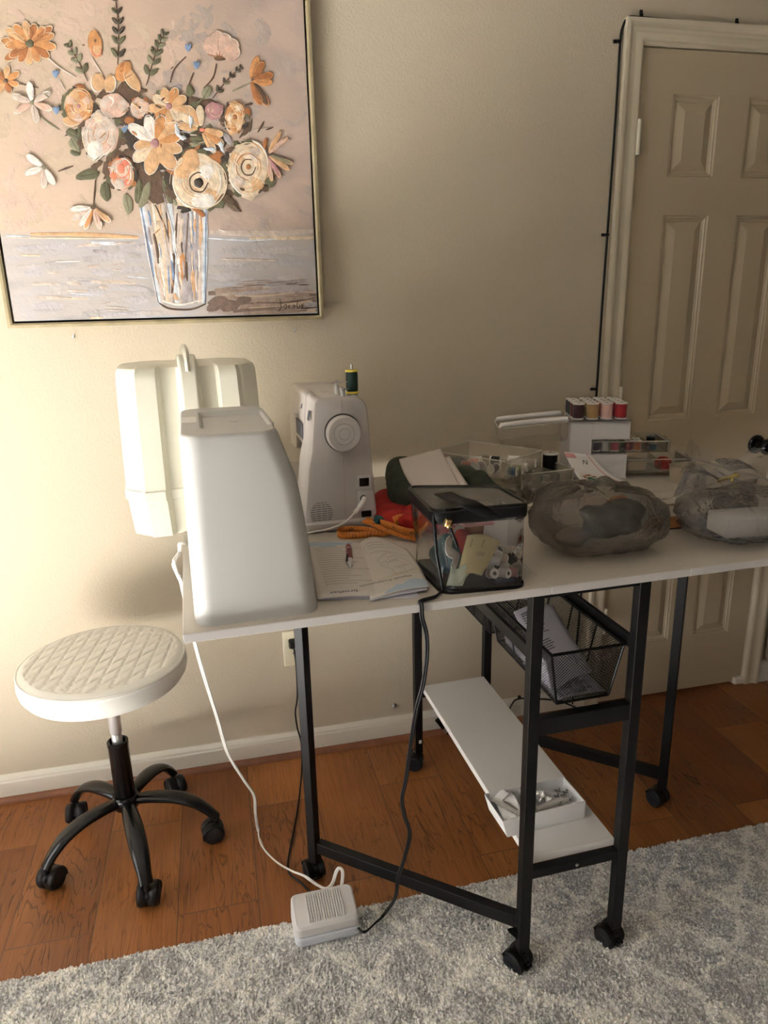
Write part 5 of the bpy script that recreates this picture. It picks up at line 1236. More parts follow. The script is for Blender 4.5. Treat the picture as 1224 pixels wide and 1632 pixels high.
b.loft(fold_roll((.895, -.60, ZT), (.935, -.33, ZT), lambda f: .048 * (1 - .6 * (2 * f - 1) ** 4), lambda f: .021 * (1 - .5 * (2 * f - 1) ** 6), lambda f: .021, .004, 30, 26, 2.2))
b.loft(fold_roll((.985, -.62, ZT), (.985, -.40, ZT), lambda f: .060 * (1 - .6 * (2 * f - 1) ** 4), lambda f: .013, lambda f: .014, .003))
b.loft(fold_roll((.930, -.625, ZT), (.965, -.52, ZT), lambda f: .036 * (1 - .6 * (2 * f - 1) ** 4), lambda f: .019, lambda f: .026, .005))
o = b.build('red_cloth', 'red_cloth', loc=RC, smooth=80); tag(o, 'crumpled deep red cloth squashed under the green cloth beside the sewing machine', 'cloth')
# white folded cloth on the green one
WC = [Vector(p) for p in ((0.945,-0.583,0.99), (1.062,-0.527,0.988), (1.112,-0.217,1.006), (0.981,-0.283,1))]
def WQ(u, v, e=0):
    p = WC[0].lerp(WC[1], u).lerp(WC[3].lerp(WC[2], u), v); p.z += .004 * math.sin(PI * u) * math.sin(PI * v) - .010 * (u > .75) * (u - .75) * 4 * (1 - v) + e
    p.x += -.006 * math.sin(PI * v) * (1 - u); return p
WL = (1.05, -.30, 1.0)
b = MB(WL); b.grid(lambda u, v: WQ(u, v), 16, 16)
fw = b.build('white_cloth', 'white_cloth', loc=WL, smooth=80, solid=.0045); tag(fw, 'folded white cloth laid on top of the dark green cloth', 'cloth')
T2 = [Vector(p) for p in ((0.983,-0.569,0.982), (1.08,-0.549,0.976), (1.122,-0.262,0.994), (1.033,-0.308,0.99))]
b = MB(WL); b.grid(lambda u, v: T2[0].lerp(T2[1], u).lerp(T2[3].lerp(T2[2], u), v), 10, 10); b.build('lower_fold', 'white_cloth', fw, solid=.003)

# ================================================================ clear zip bag with black trim
BZ0, BZ1 = ZT + .002, 1.035
bt = [Vector(p) for p in ((.884, -.897, BZ1), (1.056, -.905, BZ1), (1.050, -.770, BZ1), (.886, -.720, BZ1))]
bb_ = [Vector(p) for p in ((.888, -.936, BZ0), (1.034, -.946, BZ0), (1.046, -.80, BZ0), (.880, -.775, BZ0))]
zb = thing('clear_zip_bag', 'clear plastic zip bag with black piping, stuffed with sewing notions', 'bag', (.965, -.85, ZT))
ZO = (.965, -.85, ZT)
def rc(q, r=.022, n=5):
    """round the corners of a quad"""
    out = []
    for i in range(4):
        p, a, c = q[i], q[i - 1], q[(i + 1) % 4]; u = p + (a - p).normalized() * r; v = p + (c - p).normalized() * r
        for k in range(n + 1):
            t = k / n; out.append(u.lerp(p, t).lerp(p.lerp(v, t), t))
    return out
def bagring(f, bulge=.006, dz=0):
    q = [bb_[i].lerp(bt[i], f) for i in range(4)]; R = rc(q); c = sum(q, Vector()) / 4; out = []
    for k, p in enumerate(R):
        d = (p - c); d.z = 0; m_ = math.sin(PI * f); out.append(p + d.normalized() * (bulge * m_ * math.sin(k * 1.3 + f * 5) * .7 - .004 * m_) + Vector((0, 0, dz)))
    return out
b = MB(ZO); b.loft([bagring(k / 12) for k in range(13)], cap=False); b.build('side_film', 'clear_soft', zb, smooth=60)
tz = [Vector((p.x, p.y, p.z + .008)) for p in rc(bt)]
cen = sum(bt, Vector()) / 4
b = MB(ZO); n_ = len(tz)
rings_ = [[cen.lerp(p, s_) + Vector((0, 0, -.006 * (1 - s_) + .008)) for p in rc(bt)] for s_ in (1, .8, .55, .3)]
b.loft(rings_, cap=False); b.add(rings_[-1], [tuple(range(n_))]); b.build('lid_film', 'milky', zb, smooth=60)
def closed(P): return P + [P[0]]
for nm, ring_, r_, ry_ in (('zip_band', [p + Vector((0, 0, -.004)) for p in rc(bt)], .0035, .0125), ('lid_piping', tz, .0038, .0038), ('base_piping', rc(bb_), .0040, .0060)):
    b = MB(ZO); b.tube(closed(ring_), r_, 8, ry=ry_); b.build(nm, 'black_gloss' if nm != 'zip_band' else 'black_soft', zb)
b = MB(ZO); b.loft([[p + Vector((0, 0, .001)) for p in rc(bb_)], [p + Vector((0, 0, .003)) for p in rc(bb_)]]); b.build('base_panel', 'black_soft', zb)
cr_ = bagring(1.0)
b = MB(ZO); b.tube([bb_[0] + Vector((.002, .006, .004)), bb_[0].lerp(bt[0], .5) + Vector((-.002, .004, 0)), bt[0] + Vector((.002, .008, 0))], .0030, 8); b.build('corner_piping', 'black_gloss', zb)
# strap handle across the lid
b = MB(ZO); hp = [Vector(p) for p in ((0.926,-0.816,1.052), (0.928,-0.869,1.056), (0.92,-0.936,1.07), (0.924,-0.973,1.072), (0.94,-0.976,1.062), (0.962,-0.971,1.05))]
P = spline(hp, 6); sdv = Vector((.9, .15, 0)) * .019
b.add([p - sdv for p in P] + [p + sdv for p in P], [(k, k + 1, len(P) + k + 1, len(P) + k) for k in range(len(P) - 1)]); b.build('strap', 'black_soft', zb, solid=.002)
# zip pull at the near left corner
zp = Vector((.906, -.905, 1.024))
b = MB(ZO); b.box(zp, (.012, .008, .014), (.3, .2, .3)); b.lathe([(.004, -.003), (.0055, 0), (.004, .003)], zp + Vector((.002, -.004, -.006)), 12, (0, 1, .2)); zs = b.build('zip_slider', 'gold', zb, bevel=.0015)
b = MB(ZO); b.bar(zp + Vector((.003, -.006, -.008)), zp + Vector((.014, -.014, -.042)), .008, .003); b.build('pull_tab', 'black_gloss', zs, bevel=.001)
# what is inside
def inner(name, label, cat, m, build, loc, group=None, **k):
    b = MB(loc); build(b); o = b.build(name, m, loc=loc, **k); return tag(o, label, cat, group)
ev = [Vector(p) for p in ((.922, -.905, ZT + .012), (.962, -.925, ZT + .022), (1.008, -.892, ZT + .068), (.955, -.868, ZT + .078))]
def env_q(u, v): 
    p = ev[0].lerp(ev[1], u).lerp(ev[3].lerp(ev[2], u), v); p.z += .008 * math.sin(PI * u); return p
pkt = inner('needle_packet', 'cream yellow paper packet with a barcode tilted inside the clear bag', 'packet', 'envelope', lambda b: b.grid(env_q, 10, 10), (.96, -.90, ZT + .03), solid=.0022)
nb = (ev[1] - ev[0]).cross(ev[3] - ev[0]).normalized()
if nb.z < 0: nb = -nb
b = MB((.96, -.90, ZT + .03))
for k in range(13):
    u = .50 + k * .022; wdt = (.5, 1, .6, 1.2)[k % 4] * .006
    b.add([env_q(u, .46) + nb * .0018, env_q(u + wdt, .46) + nb * .0018, env_q(u + wdt, .56) + nb * .0018, env_q(u, .56) + nb * .0018], [(0, 1, 2, 3)])
for k in range(5): b.add([env_q(.18, .70 + k * .04) + nb * .0016, env_q(.62, .70 + k * .04) + nb * .0016, env_q(.62, .712 + k * .04) + nb * .0016, env_q(.18, .712 + k * .04) + nb * .0016], [(0, 1, 2, 3)])
b.build('barcode', 'ink', pkt, smooth=0)
e2 = [Vector(p) for p in ((.900, -.918, ZT + .008), (.925, -.930, ZT + .010), (.952, -.905, ZT + .030), (.918, -.893, ZT + .034))]
inner('foil_packet', 'shiny pale packet crumpled in the near left corner of the clear bag', 'packet', 'env_pale', lambda b: b.grid(lambda u, v: e2[0].lerp(e2[1], u).lerp(e2[3].lerp(e2[2], u), v) + Vector((0, 0, .006 * math.sin(7 * u) * math.sin(5 * v))), 12, 12), (.92, -.91, ZT + .02), solid=.0015)
def holo(u, v):
    return Vector((.906 + .016 * u + .006 * math.sin(v * 7), -.921 + .012 * u + .016 * v, ZT + .040 + .052 * v + .006 * math.sin(u * 6 + v * 9)))
inner('holographic_pouch', 'glittering pink pearly pouch standing at the left front of the clear bag', 'pouch', 'holo', lambda b: b.grid(holo, 12, 16), (.915, -.91, ZT + .06), solid=.0012)
def lump(b, c, r, s=2.2, sc=(1, 1, 1), wr=.003):
    c = Vector(c); rings = []
    for k in range(13):
        t = -PI / 2 + PI * k / 12; R_ = []
        for i in range(20):
            a = 2 * PI * i / 20; p = Vector((math.cos(t) * math.cos(a) * sc[0], math.cos(t) * math.sin(a) * sc[1], math.sin(t) * sc[2])) * r
            q = 1 + noise3(p.x + c.x, p.y + c.y, p.z, 2.2) * wr / r; R_.append(c + p * q)
        rings.append(R_)
    b.loft(rings)
inner('teal_cloth', 'bunched teal and black cloth at the left inside the clear bag', 'cloth', 'teal', lambda b: lump(b, (.918, -.855, ZT + .040), .030, sc=(.9, 1.2, 1.2), wr=.006), (.918, -.855, ZT + .04))
inner('red_pouch', 'dark red pouch with a pale rim inside the clear bag', 'pouch', 'red_cloth', lambda b: lump(b, (.955, -.848, ZT + .052), .026, sc=(1.0, 1.1, 1.1)), (.955, -.848, ZT + .052))
inner('tan_block', 'small brown and gold packet upright at the back of the clear bag', 'packet', 'brown', lambda b: b.box((.985, -.822, ZT + .072), (.035, .016, .040), (.1, 0, .3)), (.985, -.822, ZT + .072), bevel=.002)
inner('printed_card', 'pale card with fine print standing inside the right of the clear bag', 'card', 'paper', lambda b: b.box((1.022, -.842, ZT + .070), (.045, .0012, .052), (-.3, 0, -.15)), (1.022, -.842, ZT + .070))
inner('pink_pouch', 'dull pink flat pouch lying under the lid of the clear bag', 'pouch', 'pink', lambda b: b.box((.965, -.855, ZT + .104), (.060, .070, .007), (.03, .06, .2)), (.965, -.855, ZT + .104), bevel=.003)
bobp = [(.985, -.905, .012, 'beige'), (1.003, -.908, .013, 'thread_cap'), (1.020, -.905, .012, 'pink'), (.992, -.884, .030, 'thread_cap'), (1.010, -.880, .032, 'beige'), (1.022, -.882, .014, 'thread_cap'), (.998, -.868, .014, 'pink'), (.975, -.880, .013, 'beige'), (1.018, -.862, .032, 'taupe')]
nmz = ['front left', 'front middle', 'front right', 'upper left', 'upper right', 'low right', 'back low', 'far left', 'back upper']
for i, (x, y, z, m_) in enumerate(bobp):
    spool('thread_reel', 'small pale thread reel inside the clear bag, the %s one of the heap' % nmz[i], m_, (x, y, ZT + .004 + z), .0085, .018, group='reels inside the clear bag', rot=(1.2 + .2 * i, .3, .5 * i))
inner('blue_strip', 'narrow dark blue strip lying at the bottom of the clear bag', 'strip', 'navy', lambda b: b.box((1.005, -.925, ZT + .009), (.040, .008, .006), (0, 0, .05)), (1.005, -.925, ZT + .009), bevel=.001)

# ================================================================ thin film bags
def film_bag(name, label, m, cen_, rx, ry, hz, seed, wr=.10, flat=.25, sq=2.4, nz=20, na=64, extra=None, tx=0, cat='bag'):
    r = random.Random(seed); ph = [r.uniform(0, 6.28) for _ in range(8)]; c = Vector(cen_); rings = []
    for k in range(nz):
        t = -PI / 2 + PI * (k + .5) / nz; R_ = []
        for i in range(na):
            a = 2 * PI * i / na; ca, sa = math.cos(a), math.sin(a)
            rad = 1 + wr * (.5 * math.sin(3 * a + ph[0] + 1.2 * t) + .35 * math.sin(5 * a + ph[1] - 2 * t) + .22 * abs(math.sin(7 * a + ph[2] + 3 * t)) - .11 + .16 * math.sin(13 * a + ph[3] + 4 * t) + .30 * abs(math.sin(9.5 * a + ph[7] - 5 * t)) ** 3)
            ct = math.cos(t) ** .5 * rad; st_ = math.sin(t)
            x, y = math.copysign(abs(ca) ** (2 / sq), ca) * rx * ct, math.copysign(abs(sa) ** (2 / sq), sa) * ry * ct
            z = hz * (.5 + .5 * st_) * (1 + wr * .7 * math.sin(4 * a + ph[4]) * math.cos(t) + wr * .5 * math.sin(9 * a + ph[5] + 5 * t)) + .004 * abs(math.sin(6 * a + ph[6] + 4 * t)) * math.cos(t)
            z = max(.0015, z); R_.append(c + Vector((x + tx * z, y, z)))
        rings.append(R_)
    b = MB(c); b.loft(rings)
    o = b.build(name, m, loc=c, smooth=60); tag(o, label, cat); return o
gb = film_bag('grey_plastic_bag', 'round smoky grey see-through plastic bag with dark cloth inside, front of the table', 'smoke', (1.252, -.788, ZT), .126, .110, .124, 5, .10)
def film_sheet(name, m, parent, org, fn, nu=18, nv=14):
    b = MB(org); b.grid(fn, nu, nv); return b.build(name, m, parent, smooth=70)
# the twisted mouth of the grey bag at its back left
b = MB((1.262, -.782, ZT)); tw = [(1.239,-0.597,0.985), (1.238,-0.561,0.985), (1.265,-0.644,0.99), (1.332,-0.669,0.995), (1.405,-0.649,0.99)]
b.tube([(1.16, -.665, ZT + .070), (1.18, -.655, ZT + .082), (1.21, -.658, ZT + .090), (1.26, -.675, ZT + .098), (1.31, -.69, ZT + .100)], lambda t: .005 + .010 * abs(math.sin(9 * t)) , 10, smooth=6); b.build('twisted_mouth', 'smoke', gb, smooth=60)
b = MB((1.262, -.782, ZT))
for sgn in (0, 1, 2): b.tube([(1.160, -.665, ZT + .070), (1.148 + .01 * sgn, -.652 - .01 * sgn, ZT + .078 + .006 * sgn), (1.134 + .012 * sgn, -.642 - .012 * sgn, ZT + .078 + .012 * sgn)], lambda t: .004 + .009 * t, 7, smooth=3)
b.build('loose_end', 'smoke', gb, smooth=60)
o = MB((1.30, -.73, ZT)); lump(o, (1.288, -.788, ZT + .054), .056, sc=(1.12, .85, .62), wr=.020); dk = o.build('dark_cloth', 'grey_dark', loc=(1.30, -.73, ZT), smooth=60); tag(dk, 'dark blackish cloth seen through the smoky grey bag', 'cloth')
o = MB((1.21, -.75, ZT)); lump(o, (1.198, -.803, ZT + .030), .036, sc=(1.1, .7, .5), wr=.008); dk = o.build('taupe_cloth', 'taupe', loc=(1.21, -.75, ZT), smooth=60); tag(dk, 'taupe cloth lying low in the left of the smoky grey bag', 'cloth')
o = MB((1.37, -.72, ZT)); lump(o, (1.322, -.755, ZT + .078), .024, sc=(1.2, .8, .6), wr=.005); dk = o.build('rust_cloth', 'brown', loc=(1.37, -.72, ZT), smooth=60); tag(dk, 'rust brown cloth showing at the upper right inside the smoky grey bag', 'cloth')
b = MB((1.47, -.70, ZT)); b.loft([[(1.478 + x * 1.0 + y * .5, -.705 + y, ZT + z0_) for x, y in rrect(.125, .060, .025, 5)] for z0_ in (.001, .008)]); sole = b.build('felt_pad', 'brown', loc=(1.47, -.70, ZT)); tag(sole, 'orange brown felt pad between the grey bag and the white bag', 'pad')
b = MB((1.47, -.70, ZT)); b.loft([[(1.478 + x + y * .5, -.705 + y, ZT + z0_) for x, y in rrect(.127, .062, .025, 5)] for z0_ in (.0004, .003)]); b.build('underside', 'black_soft', sole)

wb = film_bag('crinkled_plastic_bag', 'crinkled pale grey plastic bag with a white box in it, at the right edge', 'bag', (1.592, -.805, ZT), .160, .105, .088, 11, .10)
def wing(fn, nm='loose_film'): return film_sheet(nm, 'bag', wb, (1.592, -.805, ZT), fn)
def w1(u, v):   # neck of the bag drawn to the left
    x = 1.39 + .22 * u; y = -.640 - .07 * v - .035 * u + .01 * math.sin(9 * u); pinch = .25 + .75 * abs(u - .45) * 1.6
    return Vector((x, y, ZT + .020 + .050 * u + (.050 * (1 - v)) * pinch + .006 * math.sin(16 * v + 5 * u)))
wing(w1, 'drawn_neck')
def w2(u, v):   # crumpled wisps standing up behind
    x = 1.55 + .24 * u + .012 * math.sin(9 * v); y = -.66 + .03 * math.sin(6 * u) + .03 * v
    return Vector((x, y, ZT + .055 + (.082 + .018 * math.sin(9 * u) + .012 * math.sin(21 * u)) * v + .008 * math.sin(14 * u + 6 * v)))
wing(w2)
def w3(u, v):
    x = 1.54 + .20 * u; y = -.72 + .07 * v; return Vector((x, y, ZT + .078 + .022 * math.sin(PI * v) + .015 * math.sin(11 * u + 4 * v) + .03 * v))
wing(w3)
def w4(u, v):
    a = 2 * PI * u; rr = .030 * (1 - .3 * v) * (1 + .25 * math.sin(5 * a)); return Vector((1.535 + rr * math.cos(a) + .01 * v, -.690 + rr * .8 * math.sin(a), ZT + .055 + .055 * v))
wing(w4, 'twisted_knot')
inner('white_box', 'white oblong box inside the crinkled plastic bag', 'box', 'paper_white', lambda b: b.box((1.572, -.828, ZT + .034), (.135, .072, .042), (0, 0, -.10)), (1.572, -.828, ZT + .034), bevel=.004)
inner('dark_lining', 'black cloth behind the white box inside the crinkled bag', 'cloth', 'black_soft', lambda b: lump(b, (1.620, -.730, ZT + .046), .040, sc=(1.3, .8, .7)), (1.62, -.73, ZT + .046))
b = MB((1.62, -.70, 1.0)); b.bar((1.592, -.700, ZT + .088), (1.640, -.705, ZT + .100), .005, .005); b.bar((1.622, -.708, ZT + .086), (1.636, -.698, ZT + .104), .004, .004); o = b.build('yellow_ribbon', 'ink_gold', loc=(1.62, -.70, 1.0)); tag(o, 'thin dull yellow ribbon caught in the crinkled plastic bag', 'ribbon')

# ================================================================ thread storage box
bx = thing('thread_storage_box', 'white thread storage box with clear side drawers and its clear lid folded open', 'storage box', (1.468, -.254, ZT), math.radians(-16.2))
def BW(u, v, w): return tuple(bx.matrix_basis @ Vector((u, v, w)))
bx_m = Matrix.Translation((1.468, -.254, ZT)) @ Matrix.Rotation(math.radians(-16.2), 4, 'Z')
def BW(u, v, w): return tuple(bx_m @ Vector((u, v, w)))
b = MB()
b.bb(0, .0025, 0, .135, 0, .157); b.bb(0, .161, .1325, .135, 0, .157); b.bb(0, .161, 0, .135, 0, .0025); b.bb(0, .161, 0, .135, .150, .157)
b.bb(0, .060, 0, .0025, 0, .157); b.bb(.060, .161, 0, .0025, .108, .157); b.bb(.060, .157, 0, .0025, 0, .066); b.bb(.0, .158, .0025, .1325, .064, .066)
b.build('body', 'box_white', bx, smooth=0, bevel=.0008, seg=1)
b = MB(); b.loft([[(x, y, z) for x, y in rrect(w, d, .006, 4, .0805, .0675)] for w, d, z in ((.163, .137, .157), (.168, .142, .158), (.168, .142, .161), (.163, .137, .1615))]); b.build('top_tray', 'clear', bx)
def tray(nm, x0, x1, y0, y1, z0, z1, par, dividers=(), m='clear', t=.0016, r=.003):
    b = MB()
    b.bb(x0, x1, y0, y1, z0, z0 + t); b.bb(x0, x1, y0, y0 + t, z0, z1); b.bb(x0, x1, y1 - t, y1, z0, z1); b.bb(x0, x0 + t, y0, y1, z0, z1); b.bb(x1 - t, x1, y0, y1, z0, z1)
    for d in dividers: b.bb(d, d + t, y0, y1, z0, z1 - .004)
    o = b.build(nm, m, par, smooth=0); c = MB(); q = .0022
    for a_ in ((x0 - q, x1 + q, y0 - q, y0 + q), (x0 - q, x1 + q, y1 - q, y1 + q), (x0 - q, x0 + q, y0, y1), (x1 - q, x1 + q, y0, y1)): c.bb(*a_, z1 - .0008, z1 + .0014)
    for x_, y_ in ((x0, y0), (x1, y0), (x1, y1), (x0, y1)): c.bb(x_ - .001, x_ + .001, y_ - .001, y_ + .001, z0, z1)
    c.build('rim', 'rimline', o, smooth=0)
    return o
d1 = tray('drawer', .064, .268, .006, .128, .070, .100, bx, (.150, .215)); d2 = tray('drawer', .100, .330, .006, .128, .012, .050, bx, (.250,))
for d_, xx, z0_, z1_ in ((d1, .268, .070, .100), (d2, .330, .012, .050)):
    b = MB(); b.bb(xx, xx + .003, .004, .130, z0_ - .002, z1_ + .003); b.bb(xx + .003, xx + .010, .050, .085, z1_ - .002, z1_ + .002); b.build('drawer_front', 'clear', d_, smooth=0)
# lid folded over to the left with its white carrying handle
ld = bpy.data.objects.new('lid', None); COL.objects.link(ld); ld.parent = bx; ld.location = (0, .0675, .158); ld.rotation_euler = (0, math.radians(-5), 0)
lw = .188
b = MB()
def lr(z, i): return [(x, y, z) for x, y in rrect(lw - i, .138 - i, .012, 5, -lw / 2 - .004, 0)]
b.loft([lr(0, 0), lr(-.045, .004), lr(-.052, .014)], cap=False); b.add(lr(-.052, .014), [tuple(range(24))]); b.build('lid_shell', 'clear', ld, smooth=40)
b = MB(); b.tube(closed([Vector(p) for p in lr(0, 0)]), .0016, 6); b.build('lid_rim', 'rimline', ld)
for y in (-.052, .052):
    b = MB(); b.tube([(-.008, y, .004), (-.020, y, .007), (-.170, y, .007), (-.184, y, .003)], .0072, 10, smooth=3); b.build('lid_handle', 'handle_white', ld)
b = MB(); b.tube([(-.182, -.052, .006), (-.188, 0, .007), (-.182, .052, .006)], .0018, 8, smooth=3); b.build('handle_hinge_wire', 'clear', ld)
for k in range(5):
    b = MB(); b.cyl((-.001, .012 + .024 * k, .161), (-.001, .024 + .024 * k, .161), .0042, 10); b.build('hinge_knuckle', 'clear', bx)

THR = dict(maroon=(.045, .006, .012), tan=(.42, .25, .10), blush=(.78, .50, .44), red=(.42, .012, .02), wine=(.16, .012, .02), brick=(.26, .03, .02), coral=(.62, .22, .16), rose=(.50, .10, .12), dusk=(.012, .025, .035), navy=(.008, .014, .03), gold=(.45, .28, .08), cream=(.72, .62, .46),
           teal=(.01, .05, .06), grape=(.10, .07, .14), white=(.78, .76, .74), olive=(.18, .19, .07), copper=(.50, .15, .05), crimson=(.40, .03, .07), blue=(.02, .07, .13))
for k_, c_ in THR.items(): D('t_' + k_, c_, .42, bump=.35, bscale=1200, sheen=.3)
rowsC = [['maroon', 'tan', 'blush', 'red'], ['wine', 'gold', 'coral', 'crimson'], ['dusk', 'cream', 'rose', 'white'], ['navy', 'teal', 'grape', 'olive']]
rn = ['front', 'second', 'third', 'back']; cn = ['leftmost', 'second from left', 'third from left', 'rightmost']
for j in range(4):
    for i in range(4):
        c_ = rowsC[j][i]; loc = BW(.0235 + .038 * i, .020 + .033 * j, .1618)
        spool('thread_spool', '%s thread spool on top of the white box, %s in the %s row' % (c_, cn[i], rn[j]), 't_' + c_, loc, .0158, .044, group='thread spools on top of the storage box', rimr=1.03)
for i, (u, v, c_, z_) in enumerate(((.078, .024, 'grape', 0), (.103, .024, 'white', 0), (.128, .020, 'crimson', 0), (.153 + .012, .020, 'wine', 0), (.188, .020, 'copper', 0), (.090, .055, 'dusk', 0), (.118, .055, 'cream', 0), (.165, .050, 'olive', 0), (.192, .052, 'red', 0))):
    spool('thread_spool', '%s thread spool in the upper clear drawer of the storage box' % c_, 't_' + c_, BW(u, v + .002, .0722), .0112, .029, group='thread spools in the upper drawer')
spool('thread_spool', 'flat dark blue roll at the open right end of the upper drawer', 't_blue', BW(.232, .030, .0720), .0135, .018, 't_navy')
spool('thread_spool', 'black thread spool behind the blue roll in the upper drawer', 'black_soft', BW(.240, .075, .0722), .0115, .030, 't_teal')
pc = BW(.268, .040, .0142)
pch = thing('pincushion', 'round red tomato pincushion in the lower clear drawer', 'pincushion', pc)
b = MB(); b.lathe([(.004, .002), (.016, .001), (.022, .008), (.0235, .018), (.021, .028), (.012, .034), (.003, .032)], (0, 0, 0), 28)
for i, v_ in enumerate(b.v):
    a = math.atan2(v_[1], v_[0]); r_ = math.hypot(v_[0], v_[1]); k_ = 1 - .06 * abs(math.cos(3 * a)); b.v[i] = (v_[0] * k_, v_[1] * k_, v_[2])
b.build('cushion', 'red_cloth', pch, smooth=60)
b = MB(); b.lathe([(.0062, 0), (.0075, .005), (.005, .011), (.0015, .013)], (.020, -.010, .002), 14); b.build('strawberry', 'red_cloth', pch)
b = MB(); b.loft([[(x, y, z) for x, y in rrect(.050, .060, .004, 3)] for z in (.0, .026)]); o = b.build('beige_block', 'beige', loc=BW(.195, .060, .0142), rot=(0, 0, -.28)); tag(o, 'beige block showing through the lower clear drawer of the storage box', 'block')
# low pale box right of it
lb = thing('low_tray', 'low beige tray standing against the back, right of the storage box', 'tray', (1.700, -.362, ZT), math.radians(-82))
b = MB(); b.loft([[(x + .11, y + .045, z) for x, y in rrect(w, d, .006, 3)] for w, d, z in ((.205, .082, .0), (.212, .090, .046), (.216, .094, .048), (.208, .086, .048), (.202, .080, .006))], cap=False); b.add([(x + .11, y + .045, .006) for x, y in rrect(.202, .080, .006, 3)], [tuple(range(16))]); b.build('shell', 'milky_solid', lb)

# ================================================================ organizer trays between the cloths and the box
og = thing('bead_organizer', 'clear lidded organizer flat on the table under the tilted tray', 'organizer', (1.21, -.10, ZT), math.radians(-74))
tray('tray', 0, .21, -.075, .085, .001, .044, og, (.07, .14), 'milky', .0018)
b = MB(); b.bb(.215, .385, -.075, .105, .001, .0028)
b.build('open_lid', 'milky', og, smooth=0); b = MB()
for a_ in ((.215, .385, -.075, -.073), (.215, .385, .103, .105), (.215, .217, -.075, .105), (.383, .385, -.075, .105)): b.bb(*a_, .0028, .010)
b.build('lid_edge', 'rimline', og, smooth=0)
tl = [(1.167, -.159), (1.307, -.062), (1.371, -.287), (1.231, -.387)]
TA = (1.231, -.387, ZT + .047); ang_t = math.atan2(-.287 + .387, 1.371 - 1.231)
ta = thing('clear_tray', 'shallow clear tray of thread reels and bobbins resting on the organizer', 'tray', TA, ang_t)
tray('shell', 0, .172, 0, .235, 0, .045, ta, (), 'milky', .0018)
def TAw(u, v, w=0): return tuple(Matrix.Translation(TA) @ Matrix.Rotation(ang_t, 4, 'Z') @ Vector((u, v, w)))
trs = [(.028, .020, 't_blue', 'blue', 0), (.055, .020, 't_olive', 'pale olive', 0), (.082, .022, 'thread_cap', 'white', 0), (.018, .060, 't_grape', 'lilac', 1), (.018, .105, 't_grape', 'mauve', 1), (.020, .150, 't_coral', 'coral', 0), (.120, .060, 'thread_cap', 'clear capped', 0), (.145, .085, 'thread_cap', 'glassy', 0), (.110, .120, 'black_soft', 'black', 0), (.055, .150, 't_coral', 'salmon', 0), (.080, .165, 'thread_cap', 'cream', 0), (.140, .030, 'milky_solid', 'frosted', 0)]
for u, v, m_, nm, q in trs:
    spool('thread_reel', '%s reel lying in the shallow clear tray' % nm, m_, TAw(u, v, .0145), .0115, .030, group='reels in the shallow clear tray', rot=(PI / 2, 0, ang_t + (PI / 2 if q else .3)))
cb = thing('compartment_box', 'small clear compartment box between the tray and the storage box', 'box', (1.298, -.329, ZT), math.radians(8))
tray('shell', 0, .160, .0, .110, 0, .040, cb, (.055, .108), 'milky', .0018)
def CBw(u, v, w=0): return tuple(Matrix.Translation((1.298, -.329, ZT)) @ Matrix.Rotation(math.radians(8), 4, 'Z') @ Vector((u, v, w)))
spool('thread_spool', 'tall black thread spool with a white top standing in the compartment box', 'black_soft', (1.436,-0.207,0.908), .0205, .066, 'thread_cap', rimr=1.04)
spool('thread_reel', 'short black reel lying in the left compartment of the small clear box', 'black_soft', CBw(.030, .075, .016), .014, .026, rot=(PI / 2, 0, .4))
spool('thread_reel', 'dark teal reel standing at the front of the small clear box', 't_teal', CBw(.080, .040, .0025), .0125, .024, 't_teal')
spool('thread_reel', 'squat black jar in the right compartment of the small clear box', 'black_plastic', CBw(.134, .045, .0025), .0145, .020, 'black_plastic')
for i, (u, v, m_, nm) in enumerate(((.115, -.012, 'coral', 'coral'), (.150, -.014, 'gold', 'brass'), (.070, -.014, 'brown', 'brown'))):
    b = MB(CBw(u, v, .004)); a = Vector(CBw(u, v, .005)); b.bar(a, a + Vector((.025, -.012 + .02 * i, .004)), .005, .004); o = b.build('needle_case', m_, loc=CBw(u, v, .004)); tag(o, '%s coloured needle case at the front of the compartment box' % nm, 'needle case')
# pattern sheet leaning on the box
sh = [Vector(p) for p in ((1.473,-0.361,0.908), (1.6,-0.339,0.908), (1.520, -.2775, .975), (1.448, -.258, .985))]
def SQ_(u, v, e=0):
    p = sh[0].lerp(sh[1], u).lerp(sh[3].lerp(sh[2], u), v); p.z += -.014 * math.sin(PI * v) * 1.0 + e; p.y -= .004 * v; return p
SL = (1.53, -.32, .93)
b = MB(SL); b.grid(SQ_, 10, 12); pt_ = b.build('pattern_sheet', 'paper_white', loc=SL, solid=.0008); tag(pt_, 'white pattern leaflet with pink lines and a green picture leaning on the storage box', 'leaflet')
nS = Vector((-.25, -.75, .6)).normalized() * .0014
def sfig(nm, m_, cells):
    b = MB(SL)
    for u0, u1, v0, v1 in cells: b.add([SQ_(u0, v0) + nS, SQ_(u1, v0) + nS, SQ_(u1, v1) + nS, SQ_(u0, v1) + nS], [(0, 1, 2, 3)])
    b.build(nm, m_, pt_, smooth=0)
sfig('pink_border', 'pink', [(.80, .84, k / 8, (k + 1) / 8) for k in range(8)] )
sfig('pink_corner', 'pink', [(0, .35, .88, .98)])
sfig('green_picture', 'green_pic', [(.22, .36, .30, .38), (.30, .56, .22, .32), (.26, .48, .14, .24), (.42, .62, .12, .20)])
sfig('brown_picture', 'brown', [(.16, .22, .36, .44), (.24, .40, .42, .47), (.38, .50, .36, .41)])
t_ = text_mesh('letter', 'N', .020, 'ink', (0, 0, 0), (0, 0, 0), pt_); 
pX = (SQ_(.75, .8) - SQ_(.45, .8)).normalized(); pY = (SQ_(.5, .95) - SQ_(.5, .7)); pY = (pY - pX * pY.dot(pX)).normalized(); pZ = pX.cross(pY)
